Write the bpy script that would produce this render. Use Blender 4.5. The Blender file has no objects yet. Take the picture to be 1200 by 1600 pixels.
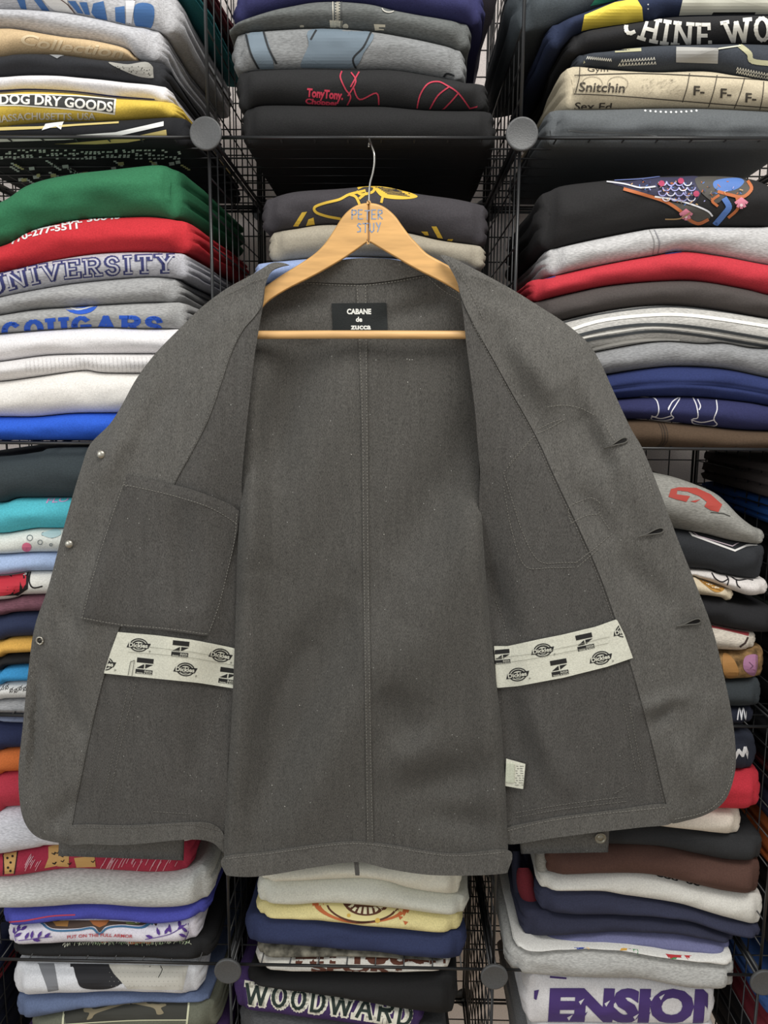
import bpy, bmesh, math, random
import numpy as np
from mathutils import Vector, Matrix, noise
from mathutils.geometry import delaunay_2d_cdt
random.seed(7)
S = bpy.context.scene
COL = S.collection
PI = math.pi

# ---------------------------------------------------------------- camera
H = 1.55                      # eye height above the floor
F = 1201.0                    # focal length in pixels of the 1200x1600 frame
TH, RO, YA = 0.15351, 0.00761, -0.01834
def _basis():
    s, c = math.sin(YA), math.cos(YA); st, ct = math.sin(TH), math.cos(TH)
    r0 = Vector((c, -s, 0)); f = Vector((s*ct, c*ct, -st)); u0 = Vector((s*st, c*st, ct))
    cr, sr = math.cos(RO), math.sin(RO)
    return r0*cr + u0*sr, -r0*sr + u0*cr, f
RV, UV, FV = _basis()
EYE = Vector((0, 0, H))
cam = bpy.data.cameras.new('camera'); co = bpy.data.objects.new('camera', cam); COL.objects.link(co)
m = Matrix((RV, UV, -FV)).transposed().to_4x4(); m.translation = EYE
co.matrix_world = m
cam.sensor_fit = 'VERTICAL'; cam.sensor_height = 36; cam.lens = 36*F/1600
cam.clip_start = .01
S.camera = co
def P(px, py, y):
    """the world point on the vertical plane Y=y that the photo shows at (px,py)"""
    d = FV + RV*((px-600)/F) + UV*((800-py)/F)
    return EYE + d*(y/d.y)

# ---------------------------------------------------------------- light
w = bpy.data.worlds.new('room'); S.world = w; w.use_nodes = True
w.node_tree.nodes['Background'].inputs[0].default_value = (1, .985, .95, 1)
w.node_tree.nodes['Background'].inputs[1].default_value = .52
def area(name, loc, aim, sx, sy, power, colr):
    l = bpy.data.lights.new(name, 'AREA'); l.shape = 'RECTANGLE'; l.size = sx; l.size_y = sy
    l.energy = power; l.color = colr
    o = bpy.data.objects.new(name, l); COL.objects.link(o); o.location = loc
    o.rotation_euler = (Vector(aim)-Vector(loc)).to_track_quat('-Z', 'Y').to_euler()
    return o
area('ceiling_light', (.35, .1, 2.65), (.1, 1.0, 1.35), 1.0, .6, 20, (1, .975, .93))
area('window_light', (-1.5, -.7, 1.95), (0, 1.0, 1.2), 1.0, 1.2, 14, (.93, .97, 1))
S.view_settings.view_transform = 'Standard'; S.view_settings.look = 'None'
S.view_settings.gamma = 1; S.view_settings.exposure = 0.08
S.view_settings.use_curve_mapping = False
S.cycles.use_denoising = True
S.cycles.max_bounces = 6

# ---------------------------------------------------------------- materials
def lin(h):
    v = [int(h[i:i+2], 16)/255 for i in (0, 2, 4)]
    return tuple((c/12.92 if c <= .04045 else ((c+.055)/1.055)**2.4) for c in v)
MC = {}
def mat(kind, h, **k):
    key = (kind, h, tuple(sorted(k.items())))
    if key in MC: return MC[key]
    m = bpy.data.materials.new(kind+'_'+h); m.use_nodes = True
    nt = m.node_tree; N = nt.nodes; L = nt.links; b = N['Principled BSDF']
    c = lin(h)
    if kind != 'wood':
        g_ = .3*c[0]+.6*c[1]+.1*c[2]; c = tuple(x*.9+g_*.09+.003 for x in c)
    b.inputs['Base Color'].default_value = (*c, 1)
    rough = k.get('rough', .9); b.inputs['Roughness'].default_value = rough
    b.inputs['Metallic'].default_value = k.get('metal', 0)
    b.inputs['Specular IOR Level'].default_value = k.get('spec', .25)
    if kind in ('knit', 'heather', 'chambray', 'wood', 'camo'):
        tc = N.new('ShaderNodeTexCoord'); mp = N.new('ShaderNodeMapping')
        L.new(tc.outputs['Object'], mp.inputs[0])
        n1 = N.new('ShaderNodeTexNoise'); L.new(mp.outputs[0], n1.inputs[0]); n1.inputs['Detail'].default_value = 4
        rp = N.new('ShaderNodeValToRGB'); L.new(n1.outputs[0], rp.inputs[0])
        L.new(rp.outputs[0], b.inputs['Base Color'])
        e = rp.color_ramp.elements
        def sc(f): return (*[min(1, x*f) for x in c], 1)
        bump = N.new('ShaderNodeBump'); L.new(bump.outputs[0], b.inputs['Normal'])
        nb = N.new('ShaderNodeTexNoise'); L.new(mp.outputs[0], nb.inputs[0]); L.new(nb.outputs[0], bump.inputs['Height'])
        if kind == 'knit':
            n1.inputs['Scale'].default_value = 500; nb.inputs['Scale'].default_value = 700
            e[0].position, e[1].position = .3, .7; e[0].color = sc(.88); e[1].color = sc(1.12)
            bump.inputs['Strength'].default_value = .35; bump.inputs['Distance'].default_value = .0008
        if kind == 'heather':
            mp.inputs['Scale'].default_value = (.35, 1, 1.3)
            n1.inputs['Scale'].default_value = 620; nb.inputs['Scale'].default_value = 600
            e[0].position, e[1].position = .35, .65; e[0].color = sc(.8); e[1].color = sc(1.2)
            bump.inputs['Strength'].default_value = .4; bump.inputs['Distance'].default_value = .001
        if kind == 'camo':
            n1.inputs['Scale'].default_value = 70; nb.inputs['Scale'].default_value = 500
            e[0].position, e[1].position = .35, .62; e[0].color = sc(.35); e[1].color = sc(1.5)
            bump.inputs['Strength'].default_value = .3; bump.inputs['Distance'].default_value = .001
        if kind == 'wood':
            mp.inputs['Scale'].default_value = (8, 40, 60); mp.inputs['Rotation'].default_value = (0, k.get('rot', 0), 0)
            n1.inputs['Scale'].default_value = 2.2; n1.inputs['Detail'].default_value = 8; nb.inputs['Scale'].default_value = 30
            e[0].position, e[1].position = .3, .7; e[0].color = sc(.8); e[1].color = sc(1.12)
            bump.inputs['Strength'].default_value = .1; bump.inputs['Distance'].default_value = .0006
        if kind == 'chambray':
            mp.inputs['Scale'].default_value = (1.8, 1, .55)
            n1.inputs['Scale'].default_value = 760; n1.inputs['Detail'].default_value = 3; nb.inputs['Scale'].default_value = 900
            e[0].position, e[1].position = .34, .66; e[0].color = sc(.62); e[1].color = sc(1.38)
            # slow slub streaks along the warp and scattered pale flecks of the yarn
            mp2 = N.new('ShaderNodeMapping'); mp2.inputs['Scale'].default_value = (1, 1, .12)
            L.new(tc.outputs['Object'], mp2.inputs[0])
            n2 = N.new('ShaderNodeTexNoise'); n2.inputs['Scale'].default_value = 160; L.new(mp2.outputs[0], n2.inputs[0])
            r2 = N.new('ShaderNodeMapRange'); L.new(n2.outputs[0], r2.inputs[0])
            r2.inputs[1].default_value = .3; r2.inputs[2].default_value = .7; r2.inputs[3].default_value = .93; r2.inputs[4].default_value = 1.07
            mu = N.new('ShaderNodeMix'); mu.data_type = 'RGBA'; mu.blend_type = 'MULTIPLY'; mu.inputs[0].default_value = 1
            L.new(rp.outputs[0], mu.inputs[6]); L.new(r2.outputs[0], mu.inputs[7])
            v = N.new('ShaderNodeTexVoronoi'); v.inputs['Scale'].default_value = 150; L.new(tc.outputs['Object'], v.inputs['Vector'])
            sp = N.new('ShaderNodeSeparateColor'); L.new(v.outputs['Color'], sp.inputs[0])
            a = N.new('ShaderNodeMath'); a.operation = 'GREATER_THAN'; a.inputs[1].default_value = .9; L.new(sp.outputs[0], a.inputs[0])
            d = N.new('ShaderNodeMath'); d.operation = 'LESS_THAN'; d.inputs[1].default_value = .09; L.new(v.outputs['Distance'], d.inputs[0])
            ml = N.new('ShaderNodeMath'); ml.operation = 'MULTIPLY'; L.new(a.outputs[0], ml.inputs[0]); L.new(d.outputs[0], ml.inputs[1])
            m2 = N.new('ShaderNodeMix'); m2.data_type = 'RGBA'; L.new(ml.outputs[0], m2.inputs[0]); L.new(mu.outputs[2], m2.inputs[6])
            m2.inputs[7].default_value = (.3, .3, .28, 1)
            L.new(m2.outputs[2], b.inputs['Base Color'])
            b.inputs['Sheen Weight'].default_value = .08; b.inputs['Sheen Roughness'].default_value = .5
            b.inputs['Sheen Tint'].default_value = (.75, .85, .9, 1)
            bump.inputs['Strength'].default_value = .25; bump.inputs['Distance'].default_value = .0004
    MC[key] = m
    return m

# ---------------------------------------------------------------- helpers
def link(name, me, m, parent=None):
    o = bpy.data.objects.new(name, me); COL.objects.link(o)
    if m is not None and not me.materials: me.materials.append(m)
    if parent is not None: o.parent = parent
    return o
def mesh(name, vs, fs, m, parent=None, smooth=True):
    me = bpy.data.meshes.new(name); me.from_pydata([tuple(v) for v in vs], [], fs); me.update()
    if smooth: me.polygons.foreach_set('use_smooth', [True]*len(me.polygons))
    return link(name, me, m, parent)
def tag(o, label, cat, group=None, kind=None):
    o['label'] = label
    if cat: o['category'] = cat
    if group: o['group'] = group
    if kind: o['kind'] = kind
    return o
def empty(name, loc):
    o = bpy.data.objects.new(name, None); COL.objects.link(o); o.location = loc; o.empty_display_size = .02
    return o
def adopt(parent, *obs):
    # vertices are written in world space; keep them there when the parent's origin is elsewhere
    wl = Vector((0, 0, 0)); q = parent
    while q is not None:
        wl += q.location + q.matrix_parent_inverse.translation; q = q.parent
    for o in obs:
        o.parent = parent
        o.matrix_parent_inverse = Matrix.Translation(-wl)
def smoothcurve(pts, n=8, closed=False):
    pts = [Vector(p) for p in pts]
    if len(pts) < 3: return pts
    out = []; k = len(pts)
    rng = range(k if closed else k-1)
    for i in rng:
        if closed: a, b, c, d = pts[i-1], pts[i], pts[(i+1) % k], pts[(i+2) % k]
        else: a, b, c, d = pts[max(i-1, 0)], pts[i], pts[i+1], pts[min(i+2, k-1)]
        for j in range(n):
            t = j/n
            out.append(.5*((2*b)+(c-a)*t+(2*a-5*b+4*c-d)*t*t+(3*b-a-3*c+d)*t**3))
    if not closed: out.append(pts[-1])
    return out
def resample(pts, step):
    out = [pts[0]]; acc = 0
    for a, b in zip(pts, pts[1:]):
        L = (b-a).length
        while acc+L >= step and L > 1e-9:
            t = (step-acc)/L; a = a+(b-a)*t; out.append(a); L = (b-a).length; acc = 0
        acc += L
    if (out[-1]-pts[-1]).length > step*.4: out.append(pts[-1])
    return out
def tube_data(pts, r, seg=8, vs=None, fs=None, caps=True):
    vs = [] if vs is None else vs; fs = [] if fs is None else fs
    base = len(vs); pts = [Vector(p) for p in pts]; n = len(pts)
    up = Vector((0, 0, 1))
    prev = None
    for i, p in enumerate(pts):
        t = (pts[min(i+1, n-1)]-pts[max(i-1, 0)]).normalized()
        if prev is None:
            a = t.cross(Vector((.3, .9, .2))).normalized()
        else:
            a = (prev - t*prev.dot(t)).normalized()
        prev = a; b = t.cross(a)
        rr = r[i] if isinstance(r, (list, tuple)) else r
        for k in range(seg):
            an = 2*PI*k/seg; vs.append(p + a*math.cos(an)*rr + b*math.sin(an)*rr)
    for i in range(n-1):
        for k in range(seg):
            k2 = (k+1) % seg
            fs.append((base+i*seg+k, base+i*seg+k2, base+(i+1)*seg+k2, base+(i+1)*seg+k))
    if caps:
        fs.append(tuple(base+k for k in reversed(range(seg)))); fs.append(tuple(base+(n-1)*seg+k for k in range(seg)))
    return vs, fs
def tube(name, pts, r, m, parent=None, seg=8):
    vs, fs = tube_data(pts, r, seg); return mesh(name, vs, fs, m, parent)
def lathe(name, prof, m, mtx, parent=None, seg=28):
    vs, fs = [], []
    for r, z in prof:
        for k in range(seg):
            a = 2*PI*k/seg; vs.append(mtx @ Vector((r*math.cos(a), r*math.sin(a), z)))
    for i in range(len(prof)-1):
        for k in range(seg):
            k2 = (k+1) % seg; fs.append((i*seg+k, i*seg+k2, (i+1)*seg+k2, (i+1)*seg+k))
    fs.append(tuple(reversed(range(seg)))); n = len(prof)-1; fs.append(tuple(n*seg+k for k in range(seg)))
    o = mesh(name, vs, fs, m, parent)
    return o
def ell(a0, a1, pts): return pts

# ---------- prints: flat shapes drawn in photo coordinates, laid on a surface
def cut_grid(bm, step):
    xs = [v.co.x for v in bm.verts]; ys = [v.co.y for v in bm.verts]
    if not xs: return
    for ax, lo, hi in ((0, min(xs), max(xs)), (1, min(ys), max(ys))):
        t = math.floor(lo/step)*step+step
        while t < hi:
            p = [0, 0, 0]; p[ax] = t; nrm = [0, 0, 0]; nrm[ax] = 1
            bmesh.ops.bisect_plane(bm, geom=bm.verts[:]+bm.edges[:]+bm.faces[:], plane_co=p, plane_no=nrm, dist=1e-5)
            t += step
class Print:
    """collects 2D shapes (px coordinates) and lays them on surf(px,py,lift)->Vector"""
    def __init__(s, surf, step=5): s.surf = surf; s.step = step; s.layers = {}; s.order = []
    def _bm(s, h):
        if h not in s.layers: s.layers[h] = bmesh.new(); s.order.append(h)
        return s.layers[h]
    def poly(s, pts, h, smooth=False):
        if smooth: pts = [(p.x, p.y) for p in smoothcurve([(a, b, 0) for a, b in pts], 5, True)]
        bm = s._bm(h); vv = [Vector(p[:2]) for p in pts]
        r = delaunay_2d_cdt(vv, [], [list(range(len(vv)))], 1, 1e-6)
        nv = [bm.verts.new((v.x, v.y, 0)) for v in r[0]]
        for f in r[2]:
            try: bm.faces.new([nv[i] for i in f])
            except ValueError: pass
    def line(s, pts, wd, h, smooth=False, close=False):
        if close: pts = list(pts)+[pts[0]]
        if smooth: pts = [(p.x, p.y) for p in smoothcurve([(a, b, 0) for a, b in pts], 5)]
        bm = s._bm(h)
        for a, b in zip(pts, pts[1:]):
            a, b = Vector(a), Vector(b); d = b-a
            if d.length < 1e-6: continue
            d.normalize(); e = d*wd*.32; n = Vector((-d.y, d.x))*wd*.5
            q = [a-e-n, b+e-n, b+e+n, a-e+n]
            bm.faces.new([bm.verts.new((p.x, p.y, 0)) for p in q])
    def dot(s, x, y, r, h, n=12, ry=None):
        ry = ry or r
        s.poly([(x+r*math.cos(2*PI*k/n), y+ry*math.sin(2*PI*k/n)) for k in range(n)], h)
    def text(s, body, base, height, h, bold=0.0, fit=True, shear=0.0, width=1.0):
        """base: polyline the letters stand on; stretched to its length"""
        cu = bpy.data.curves.new('t', 'FONT'); cu.body = body; cu.size = 1; cu.offset = bold; cu.resolution_u = 3; cu.shear = shear
        ob = bpy.data.objects.new('t', cu); COL.objects.link(ob)
        dg = bpy.context.evaluated_depsgraph_get(); dg.update()
        me = bpy.data.meshes.new_from_object(ob.evaluated_get(dg))
        bpy.data.objects.remove(ob); bpy.data.curves.remove(cu)
        xs = [v.co.x for v in me.vertices]
        if not xs: return
        x0, x1 = min(xs), max(xs)
        tb = bmesh.new(); tb.from_mesh(me); bpy.data.meshes.remove(me)
        s._place(tb, x0, x1, .72, base, height, h, fit)
    def _place(s, tb, x0, x1, cap, base, height, h, fit=True):
        pts = smoothcurve([(a, b, 0) for a, b in base], 8)
        cum = [0]
        for a, b in zip(pts, pts[1:]): cum.append(cum[-1]+(b-a).length)
        tot = cum[-1]; k = tot/(x1-x0) if fit else height/cap
        cut_grid(tb, max(s.step/k, .02))
        def at(d):
            d = max(0, min(tot, d))
            for i in range(len(pts)-1):
                if d <= cum[i+1] or i == len(pts)-2:
                    t = (d-cum[i])/max(1e-9, cum[i+1]-cum[i]); p = pts[i]+(pts[i+1]-pts[i])*t
                    return p, (pts[i+1]-pts[i]).normalized()
        bm = s._bm(h); mp = {}
        for v in tb.verts:
            p, t = at((v.co.x-x0)*k); n = Vector((t.y, -t.x, 0)); q = p+n*(v.co.y/cap*height)
            mp[v] = bm.verts.new((q.x, q.y, 0))
        for f in tb.faces:
            try: bm.faces.new([mp[v] for v in f.verts])
            except ValueError: pass
        tb.free()
    def slab(s, body, base, height, wd, h, gap=.28, serif=True):
        tb = bmesh.new(); x = 0
        def seg(a, b, e=.5):
            a, b = Vector(a), Vector(b); d = (b-a)
            if d.length < 1e-6: return
            d.normalize(); ee = d*wd*e; n = Vector((-d.y, d.x))*wd*.5
            tb.faces.new([tb.verts.new((p.x, p.y, 0)) for p in (a-ee-n, b+ee-n, b+ee+n, a-ee+n)])
        for ch in body:
            if ch == ' ': x += .5; continue
            wdt, strokes, serifs = GLYPH[ch]
            for st in strokes:
                for a, b in zip(st, st[1:]): seg((x+a[0], a[1]), (x+b[0], b[1]), .42)
            if serif:
                for sx, sy in serifs: seg((x+sx-.14, sy), (x+sx+.14, sy), .3)
            x += wdt+gap
        s._place(tb, -wd*.5, x-gap+wd*.5, 1.0, base, height, h)
    def build(s, name, parent, rough=.7, lift0=.0007, labels=None, kind=None):
        out = []
        for i, h in enumerate(s.order):
            bm = s.layers[h]; cut_grid(bm, s.step)
            for v in bm.verts: v.co = s.surf(v.co.x, v.co.y, lift0+i*.00025)
            bmesh.ops.dissolve_degenerate(bm, edges=bm.edges[:], dist=1e-6)
            for f in bm.faces:
                if f.normal.y > 0: f.normal_flip()
            me = bpy.data.meshes.new(name); bm.to_mesh(me); bm.free()
            o = link(name, me, mat('print', h, rough=rough)); adopt(parent, o)
            if labels and i < len(labels) and labels[i]: o['label'] = labels[i]
            out.append(o)
        return out
def arc(cx, cy, rx, ry, a0, a1, n=8):
    return [(cx+rx*math.cos(math.radians(a0+(a1-a0)*i/n)), cy+ry*math.sin(math.radians(a0+(a1-a0)*i/n))) for i in range(n+1)]
GLYPH = {
 'U': (.7, [[(.08,1),(.08,.3)]+arc(.35,.3,.27,.3,180,360,8)+[(.62,.3),(.62,1)]], [(.08,1),(.62,1)]),
 'N': (.8, [[(.1,0),(.1,1),(.7,0),(.7,1)]], [(.1,0),(.1,1),(.7,1)]),
 'I': (.3, [[(.15,0),(.15,1)]], [(.15,0),(.15,1)]),
 'V': (.74, [[(.05,1),(.37,0),(.69,1)]], [(.05,1),(.69,1)]),
 'E': (.62, [[(.1,0),(.1,1)],[(.1,1),(.58,1),(.58,.82)],[(.1,.5),(.42,.5)],[(.1,0),(.6,0),(.6,.2)]], [(.1,0),(.1,1)]),
 'R': (.7, [[(.1,0),(.1,1),(.42,1)]+arc(.42,.76,.2,.24,90,-90,6)+[(.1,.52)],[(.36,.52),(.62,0)]], [(.1,0),(.62,0),(.1,1)]),
 'S': (.6, [[(.52,.8)]+arc(.3,.76,.22,.24,20,270,9)[0:]+arc(.3,.25,.23,.26,90,-160,9)], []),
 'T': (.66, [[(.33,0),(.33,1)],[(.04,.8),(.04,1),(.62,1),(.62,.8)]], [(.33,0)]),
 'Y': (.72, [[(.06,1),(.36,.5),(.66,1)],[(.36,.5),(.36,0)]], [(.06,1),(.66,1),(.36,0)]),
 'C': (.64, [arc(.34,.5,.28,.5,45,315,12)], []),
 'O': (.66, [arc(.33,.5,.27,.5,0,360,14)], []),
 'G': (.68, [arc(.34,.5,.28,.5,45,350,12)+[(.62,.45),(.4,.45)]], []),
 'A': (.74, [[(.06,0),(.37,1),(.68,0)],[(.18,.36),(.56,.36)]], [(.06,0),(.68,0)]),
 'W': (1.0, [[(.05,1),(.27,0),(.5,.9),(.73,0),(.95,1)]], [(.05,1),(.95,1)]),
 'D': (.68, [[(.1,0),(.1,1),(.3,1)]+arc(.3,.5,.3,.5,90,-90,8)+[(.1,0)]], []),
 'H': (.74, [[(.1,0),(.1,1)],[(.64,0),(.64,1)],[(.1,.5),(.64,.5)]], [(.1,0),(.64,0),(.1,1),(.64,1)]),
 'L': (.56, [[(.1,1),(.1,0),(.52,0),(.52,.2)]], [(.1,1)]),
 'P': (.66, [[(.1,0),(.1,1),(.4,1)]+arc(.4,.74,.2,.26,90,-90,6)+[(.1,.48)]], [(.1,0)]),
 'F': (.6, [[(.1,0),(.1,1),(.56,1),(.56,.82)],[(.1,.52),(.42,.52)]], [(.1,0)]),
}
# ---------------------------------------------------------------- setting
D = .96                                  # plane of the front of the shelving
def box(vs, fs, a, b):
    i = len(vs)
    for z in (a[2], b[2]):
        for y in (a[1], b[1]):
            for x in (a[0], b[0]): vs.append((x, y, z))
    for f in ((0,2,3,1),(4,5,7,6),(0,1,5,4),(2,6,7,3),(0,4,6,2),(1,3,7,5)): fs.append(tuple(i+k for k in f))
vs, fs = [], []; box(vs, fs, (-2.4, D+.44, 0), (2.4, D+.54, 2.9))
o = mesh('wall_back', vs, fs, mat('knit', 'efe4de', rough=.8), smooth=False); o['kind'] = 'structure'
vs, fs = [], []; box(vs, fs, (-2.4, -2.2, -.05), (2.4, D+.54, 0))
o = mesh('floor', vs, fs, mat('wood', 'b8a68e', rough=.6), smooth=False); o['kind'] = 'structure'

# ---------------------------------------------------------------- wire cube shelving
CX = [-.2289+.368*i for i in (-2, -1, 0, 1, 2, 3)]
ZS = [H+.2979-.3635*i for i in (-2, -1, 0, 1, 2, 3, 4)]
DEP = .362
wire = mat('paint', '17181a', rough=.35, spec=.5)
rack = tag(empty('wire_cube_shelving', (CX[2], D+DEP/2, 0)), 'black wire grid cube shelving unit filled with folded clothes in front of the pale wall', 'shelf')
def panel_mesh(nm, wu, wv, mp):
    vs, fs = [], []
    hu, hv = wu/2-.004, wv/2-.004
    def rod(a, b, r, seg=6): tube_data([mp(*a), mp(*b)], r, seg, vs, fs)
    rod((-hu, -hv, 0), (hu, -hv, 0), .0021, 8); rod((-hu, hv, 0), (hu, hv, 0), .0021, 8)
    rod((-hu, -hv, 0), (-hu, hv, 0), .0021, 8); rod((hu, -hv, 0), (hu, hv, 0), .0021, 8)
    for k in range(1, 9):
        t = -1+2*k/9
        rod((t*hu, -hv, .0008), (t*hu, hv, .0008), .00105); rod((-hu, t*hv, -.0008), (hu, t*hv, -.0008), .00105)
    me = bpy.data.meshes.new(nm); me.from_pydata([tuple(v) for v in vs], [], fs); me.update()
    me.polygons.foreach_set('use_smooth', [True]*len(me.polygons)); me.materials.append(wire)
    return me
MW, MH = .368, .3635
pm_shelf = panel_mesh('shelf_panel', MW, DEP, lambda a, b, c: Vector((a, b, c)))
pm_side = panel_mesh('side_panel', DEP, MH, lambda a, b, c: Vector((c, a, b)))
pm_back = panel_mesh('back_panel', MW, MH, lambda a, b, c: Vector((a, c, b)))
def put(me, nm, loc):
    o = link(nm, me, wire); adopt(rack, o); o.location = loc
for i in range(5):
    for z in ZS: put(pm_shelf, 'shelf_panel', ((CX[i]+CX[i+1])/2, D+DEP/2, z))
for x in CX:
    for j in range(6): put(pm_side, 'side_panel', (x, D+DEP/2, (ZS[j]+ZS[j+1])/2))
for i in range(5):
    for j in range(6): put(pm_back, 'back_panel', ((CX[i]+CX[i+1])/2, D+DEP, (ZS[j]+ZS[j+1])/2))
plast = mat('knit', '4a4b4c', rough=.45, spec=.4)
RX = Matrix.Rotation(PI/2, 4, 'X')       # local +Z to world -Y
pr = [(.008, -.012), (.008, -.004), (.0165, -.003), (.0187, -.0015), (.0188, .0015), (.0182, .0024), (.0168, .0027), (.016, .0024)]
cme = None
for x in CX:
    for z in ZS:
        for yy, sg in ((D-.009, 1), (D+DEP+.009, -1)):
            if cme is None:
                o = lathe('connector', pr, plast, RX, seg=36); cme = o.data
                vs, fs = [], []
                adopt(rack, o)
            else:
                o = link('connector', cme, plast); adopt(rack, o)
            o.location = (x, yy, z)
            if sg < 0: o.rotation_euler = (0, 0, PI)

# ---------------------------------------------------------------- folded garments
class Garment:
    """a folded garment lying on its stack: rounded front fold, layered sides"""
    def __init__(s, name, label, cloth, h, xl, xr, top, bot, group, yc=D+.03, dep=.29, bulge=.019, layers=3, flare=.0,
                 grooves=(), wr=1.0, cat='folded clothes', full=.62):
        s.seed = random.random()*50; s.yc = yc; s.dep = dep; s.wr = wr; s.full = full; s.grooves = grooves
        tw = [P(a, b, yc) for a, b in top]; bw = [P(a, b, yc) for a, b in bot]
        tw = smoothcurve(tw, 6); bw = smoothcurve(bw, 6)
        s.tx = np.array([v.x for v in tw]); s.tz = np.array([v.z for v in tw])
        s.bx = np.array([v.x for v in bw]); s.bz = np.array([v.z for v in bw])
        my = (top[0][1]+bot[0][1])/2; s.xl = P(xl, my, yc-.01).x
        my = (top[-1][1]+bot[-1][1])/2; s.xr = P(xr, my, yc-.01).x
        s.bulge = bulge
        s.ends = .016
        s.x0 = s.xl+.008; s.x1 = s.xr-.008
        mx = (s.x0+s.x1)/2
        s.loc = Vector((mx, yc+dep/2, s.zb(mx)))
        n = max(8, int((s.x1-s.x0)/.0055)); xs = [s.x0+(s.x1-s.x0)*i/n for i in range(n+1)]
        NA = 19; yb = [1, .8, .6, .42, .26, .12, .04]
        vs, fs = [], []
        K = 2*len(yb)+NA
        def ring(x):
            zt, zb = s.zt(x), s.zb(x); r = []
            for f in yb: r.append((f*dep, 0.0))
            for k in range(NA):
                a = -PI/2+PI*k/(NA-1)
                # gather points where the curve turns fastest
                r.append((None, (math.sin(a)+1)/2))
            for f in reversed(yb): r.append((f*dep, 1.0))
            out = []
            for y, t in r:
                z = zb+(zt-zb)*t
                yy = s.front(x, z) if y is None else yc+y
                if y is not None: z += (1 if t < .5 else -1)*.0008*(1-math.exp(-y*40))
                out.append(Vector((x, yy, z)))
            return out
        for x in xs: vs += ring(x)
        for i in range(n):
            for k in range(K-1): fs.append((i*K+k, (i+1)*K+k, (i+1)*K+k+1, i*K+k+1))
            fs.append((i*K+K-1, (i+1)*K+K-1, (i+1)*K, i*K))
        # side caps with the folded layers showing
        M = 22; apex = K//2
        for side in (0, 1):
            b = 0 if side == 0 else n*K; sg = -1 if side == 0 else 1
            x = xs[0] if side == 0 else xs[-1]; zt, zb = s.zt(x), s.zb(x); hh = max(.002, zt-zb)
            rows = []
            for k in range(apex):
                p, q = vs[b+k], vs[b+K-1-k]; row = [b+k]
                for j in range(1, M):
                    v = p.lerp(q, j/M); t = (v.z-zb)/hh*2-1; dy = max(0, v.y-vs[b+apex].y)
                    r = min(.016, hh*.5+.003)
                    e = math.sqrt(max(0, 1-(1-min(1, dy/.02))**2))*max(0, 1-t*t)**.35
                    off = r*e
                    for L in range(1, layers):
                        tl = -1+2*L/layers + .12*noise.noise(Vector((v.y*6, L*3.1, s.seed)))
                        off -= .010*(1-math.exp(-dy/.035))*e*math.exp(-((t-tl)/(.16/layers*1.6))**2)
                    off += e*(.006*noise.noise(Vector((v.y*9, v.z*26, s.seed+side*9))) + flare*min(1, dy/.2) + .003*noise.noise(Vector((v.y*30, v.z*90, s.seed))))
                    vs.append(Vector((v.x+sg*off, v.y, v.z))); row.append(len(vs)-1)
                row.append(b+K-1-k); rows.append(row)
            for a, c in zip(rows, rows[1:]):
                for j in range(M):
                    f = (a[j], a[j+1], c[j+1], c[j]); fs.append(f if side == 0 else f[::-1])
            a = rows[-1]
            for j in range(M):
                f = (a[j], a[j+1], b+apex); fs.append(f if side == 0 else f[::-1])
            f = tuple(rows[0]); fs.append(f[::-1] if side == 0 else f)
        bm = bmesh.new()
        bv = [bm.verts.new(v-s.loc) for v in vs]
        for f in fs:
            try: bm.faces.new([bv[i] for i in f])
            except ValueError: pass
        bmesh.ops.recalc_face_normals(bm, faces=bm.faces[:])
        me = bpy.data.meshes.new(name); bm.to_mesh(me); bm.free()
        me.polygons.foreach_set('use_smooth', [True]*len(me.polygons))
        s.o = link(name, me, mat(cloth, h)); s.o.location = s.loc
        tag(s.o, label, cat, group)
    def zt(s, x): return float(np.interp(x, s.tx, s.tz))-.0004
    def zb(s, x): return float(np.interp(x, s.bx, s.bz))+.0004
    def front(s, x, z):
        zt, zb = s.zt(x), s.zb(x); h = max(.002, zt-zb); t = max(-1, min(1, (z-zb)/h*2-1))
        b = min(s.bulge, h*.55+.008)
        d = max(0, min(x-s.x0, s.x1-x)); e = math.sqrt(max(0, 1-(1-min(1, (d+.001)/s.ends))**2))
        prof = max(0, 1-t*t)**s.full
        y = s.yc - b*prof*e
        q = max(0, 1-t*t)
        y += s.wr*q*(.0052*noise.noise(Vector((x*13, z*34, s.seed)))+.002*noise.noise(Vector((x*38, z*75, s.seed+3))))*e
        for tg, dp in s.grooves:
            tt = (t+1)/2 + .1*noise.noise(Vector((x*5, 0, s.seed)))
            y += dp*math.exp(-((tt-tg)/.05)**2)*e*min(1, q*3)
        return y
    def surf(s, px, py, lift):
        y = s.yc-.012; d = FV + RV*((px-600)/F) + UV*((800-py)/F); d = d/d.y
        for it in range(5):
            x = max(s.x0+.0005, min(s.x1-.0005, d.x*y)); zz = H+d.z*y
            z = max(s.zb(x)+.0003, min(s.zt(x)-.0003, zz))
            if it < 4: y = y*.4+s.front(x, z)*.6
        return Vector((x, s.front(x, z)-lift, z))
    def pr(s, step=5): return Print(s.surf, step)
    def under(s, pts_fn): pass
ALL = {}
def stack(group, top, items, **kw):
    """items: key, name, label, cloth, colour, xl, xr, bottom curve, options"""
    cur = top
    for it in items:
        key, name, label, cloth, h, xl, xr, bot = it[:8]; op = dict(kw); op.update(it[8] if len(it) > 8 else {})
        t = op.pop('top', cur)
        ALL[key] = Garment(name, label, cloth, h, xl, xr, t, bot, group, **op)
        cur = bot
SW, TS, KN = 'folded_sweatshirt', 'folded_shirt', 'folded_sweater'
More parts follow.
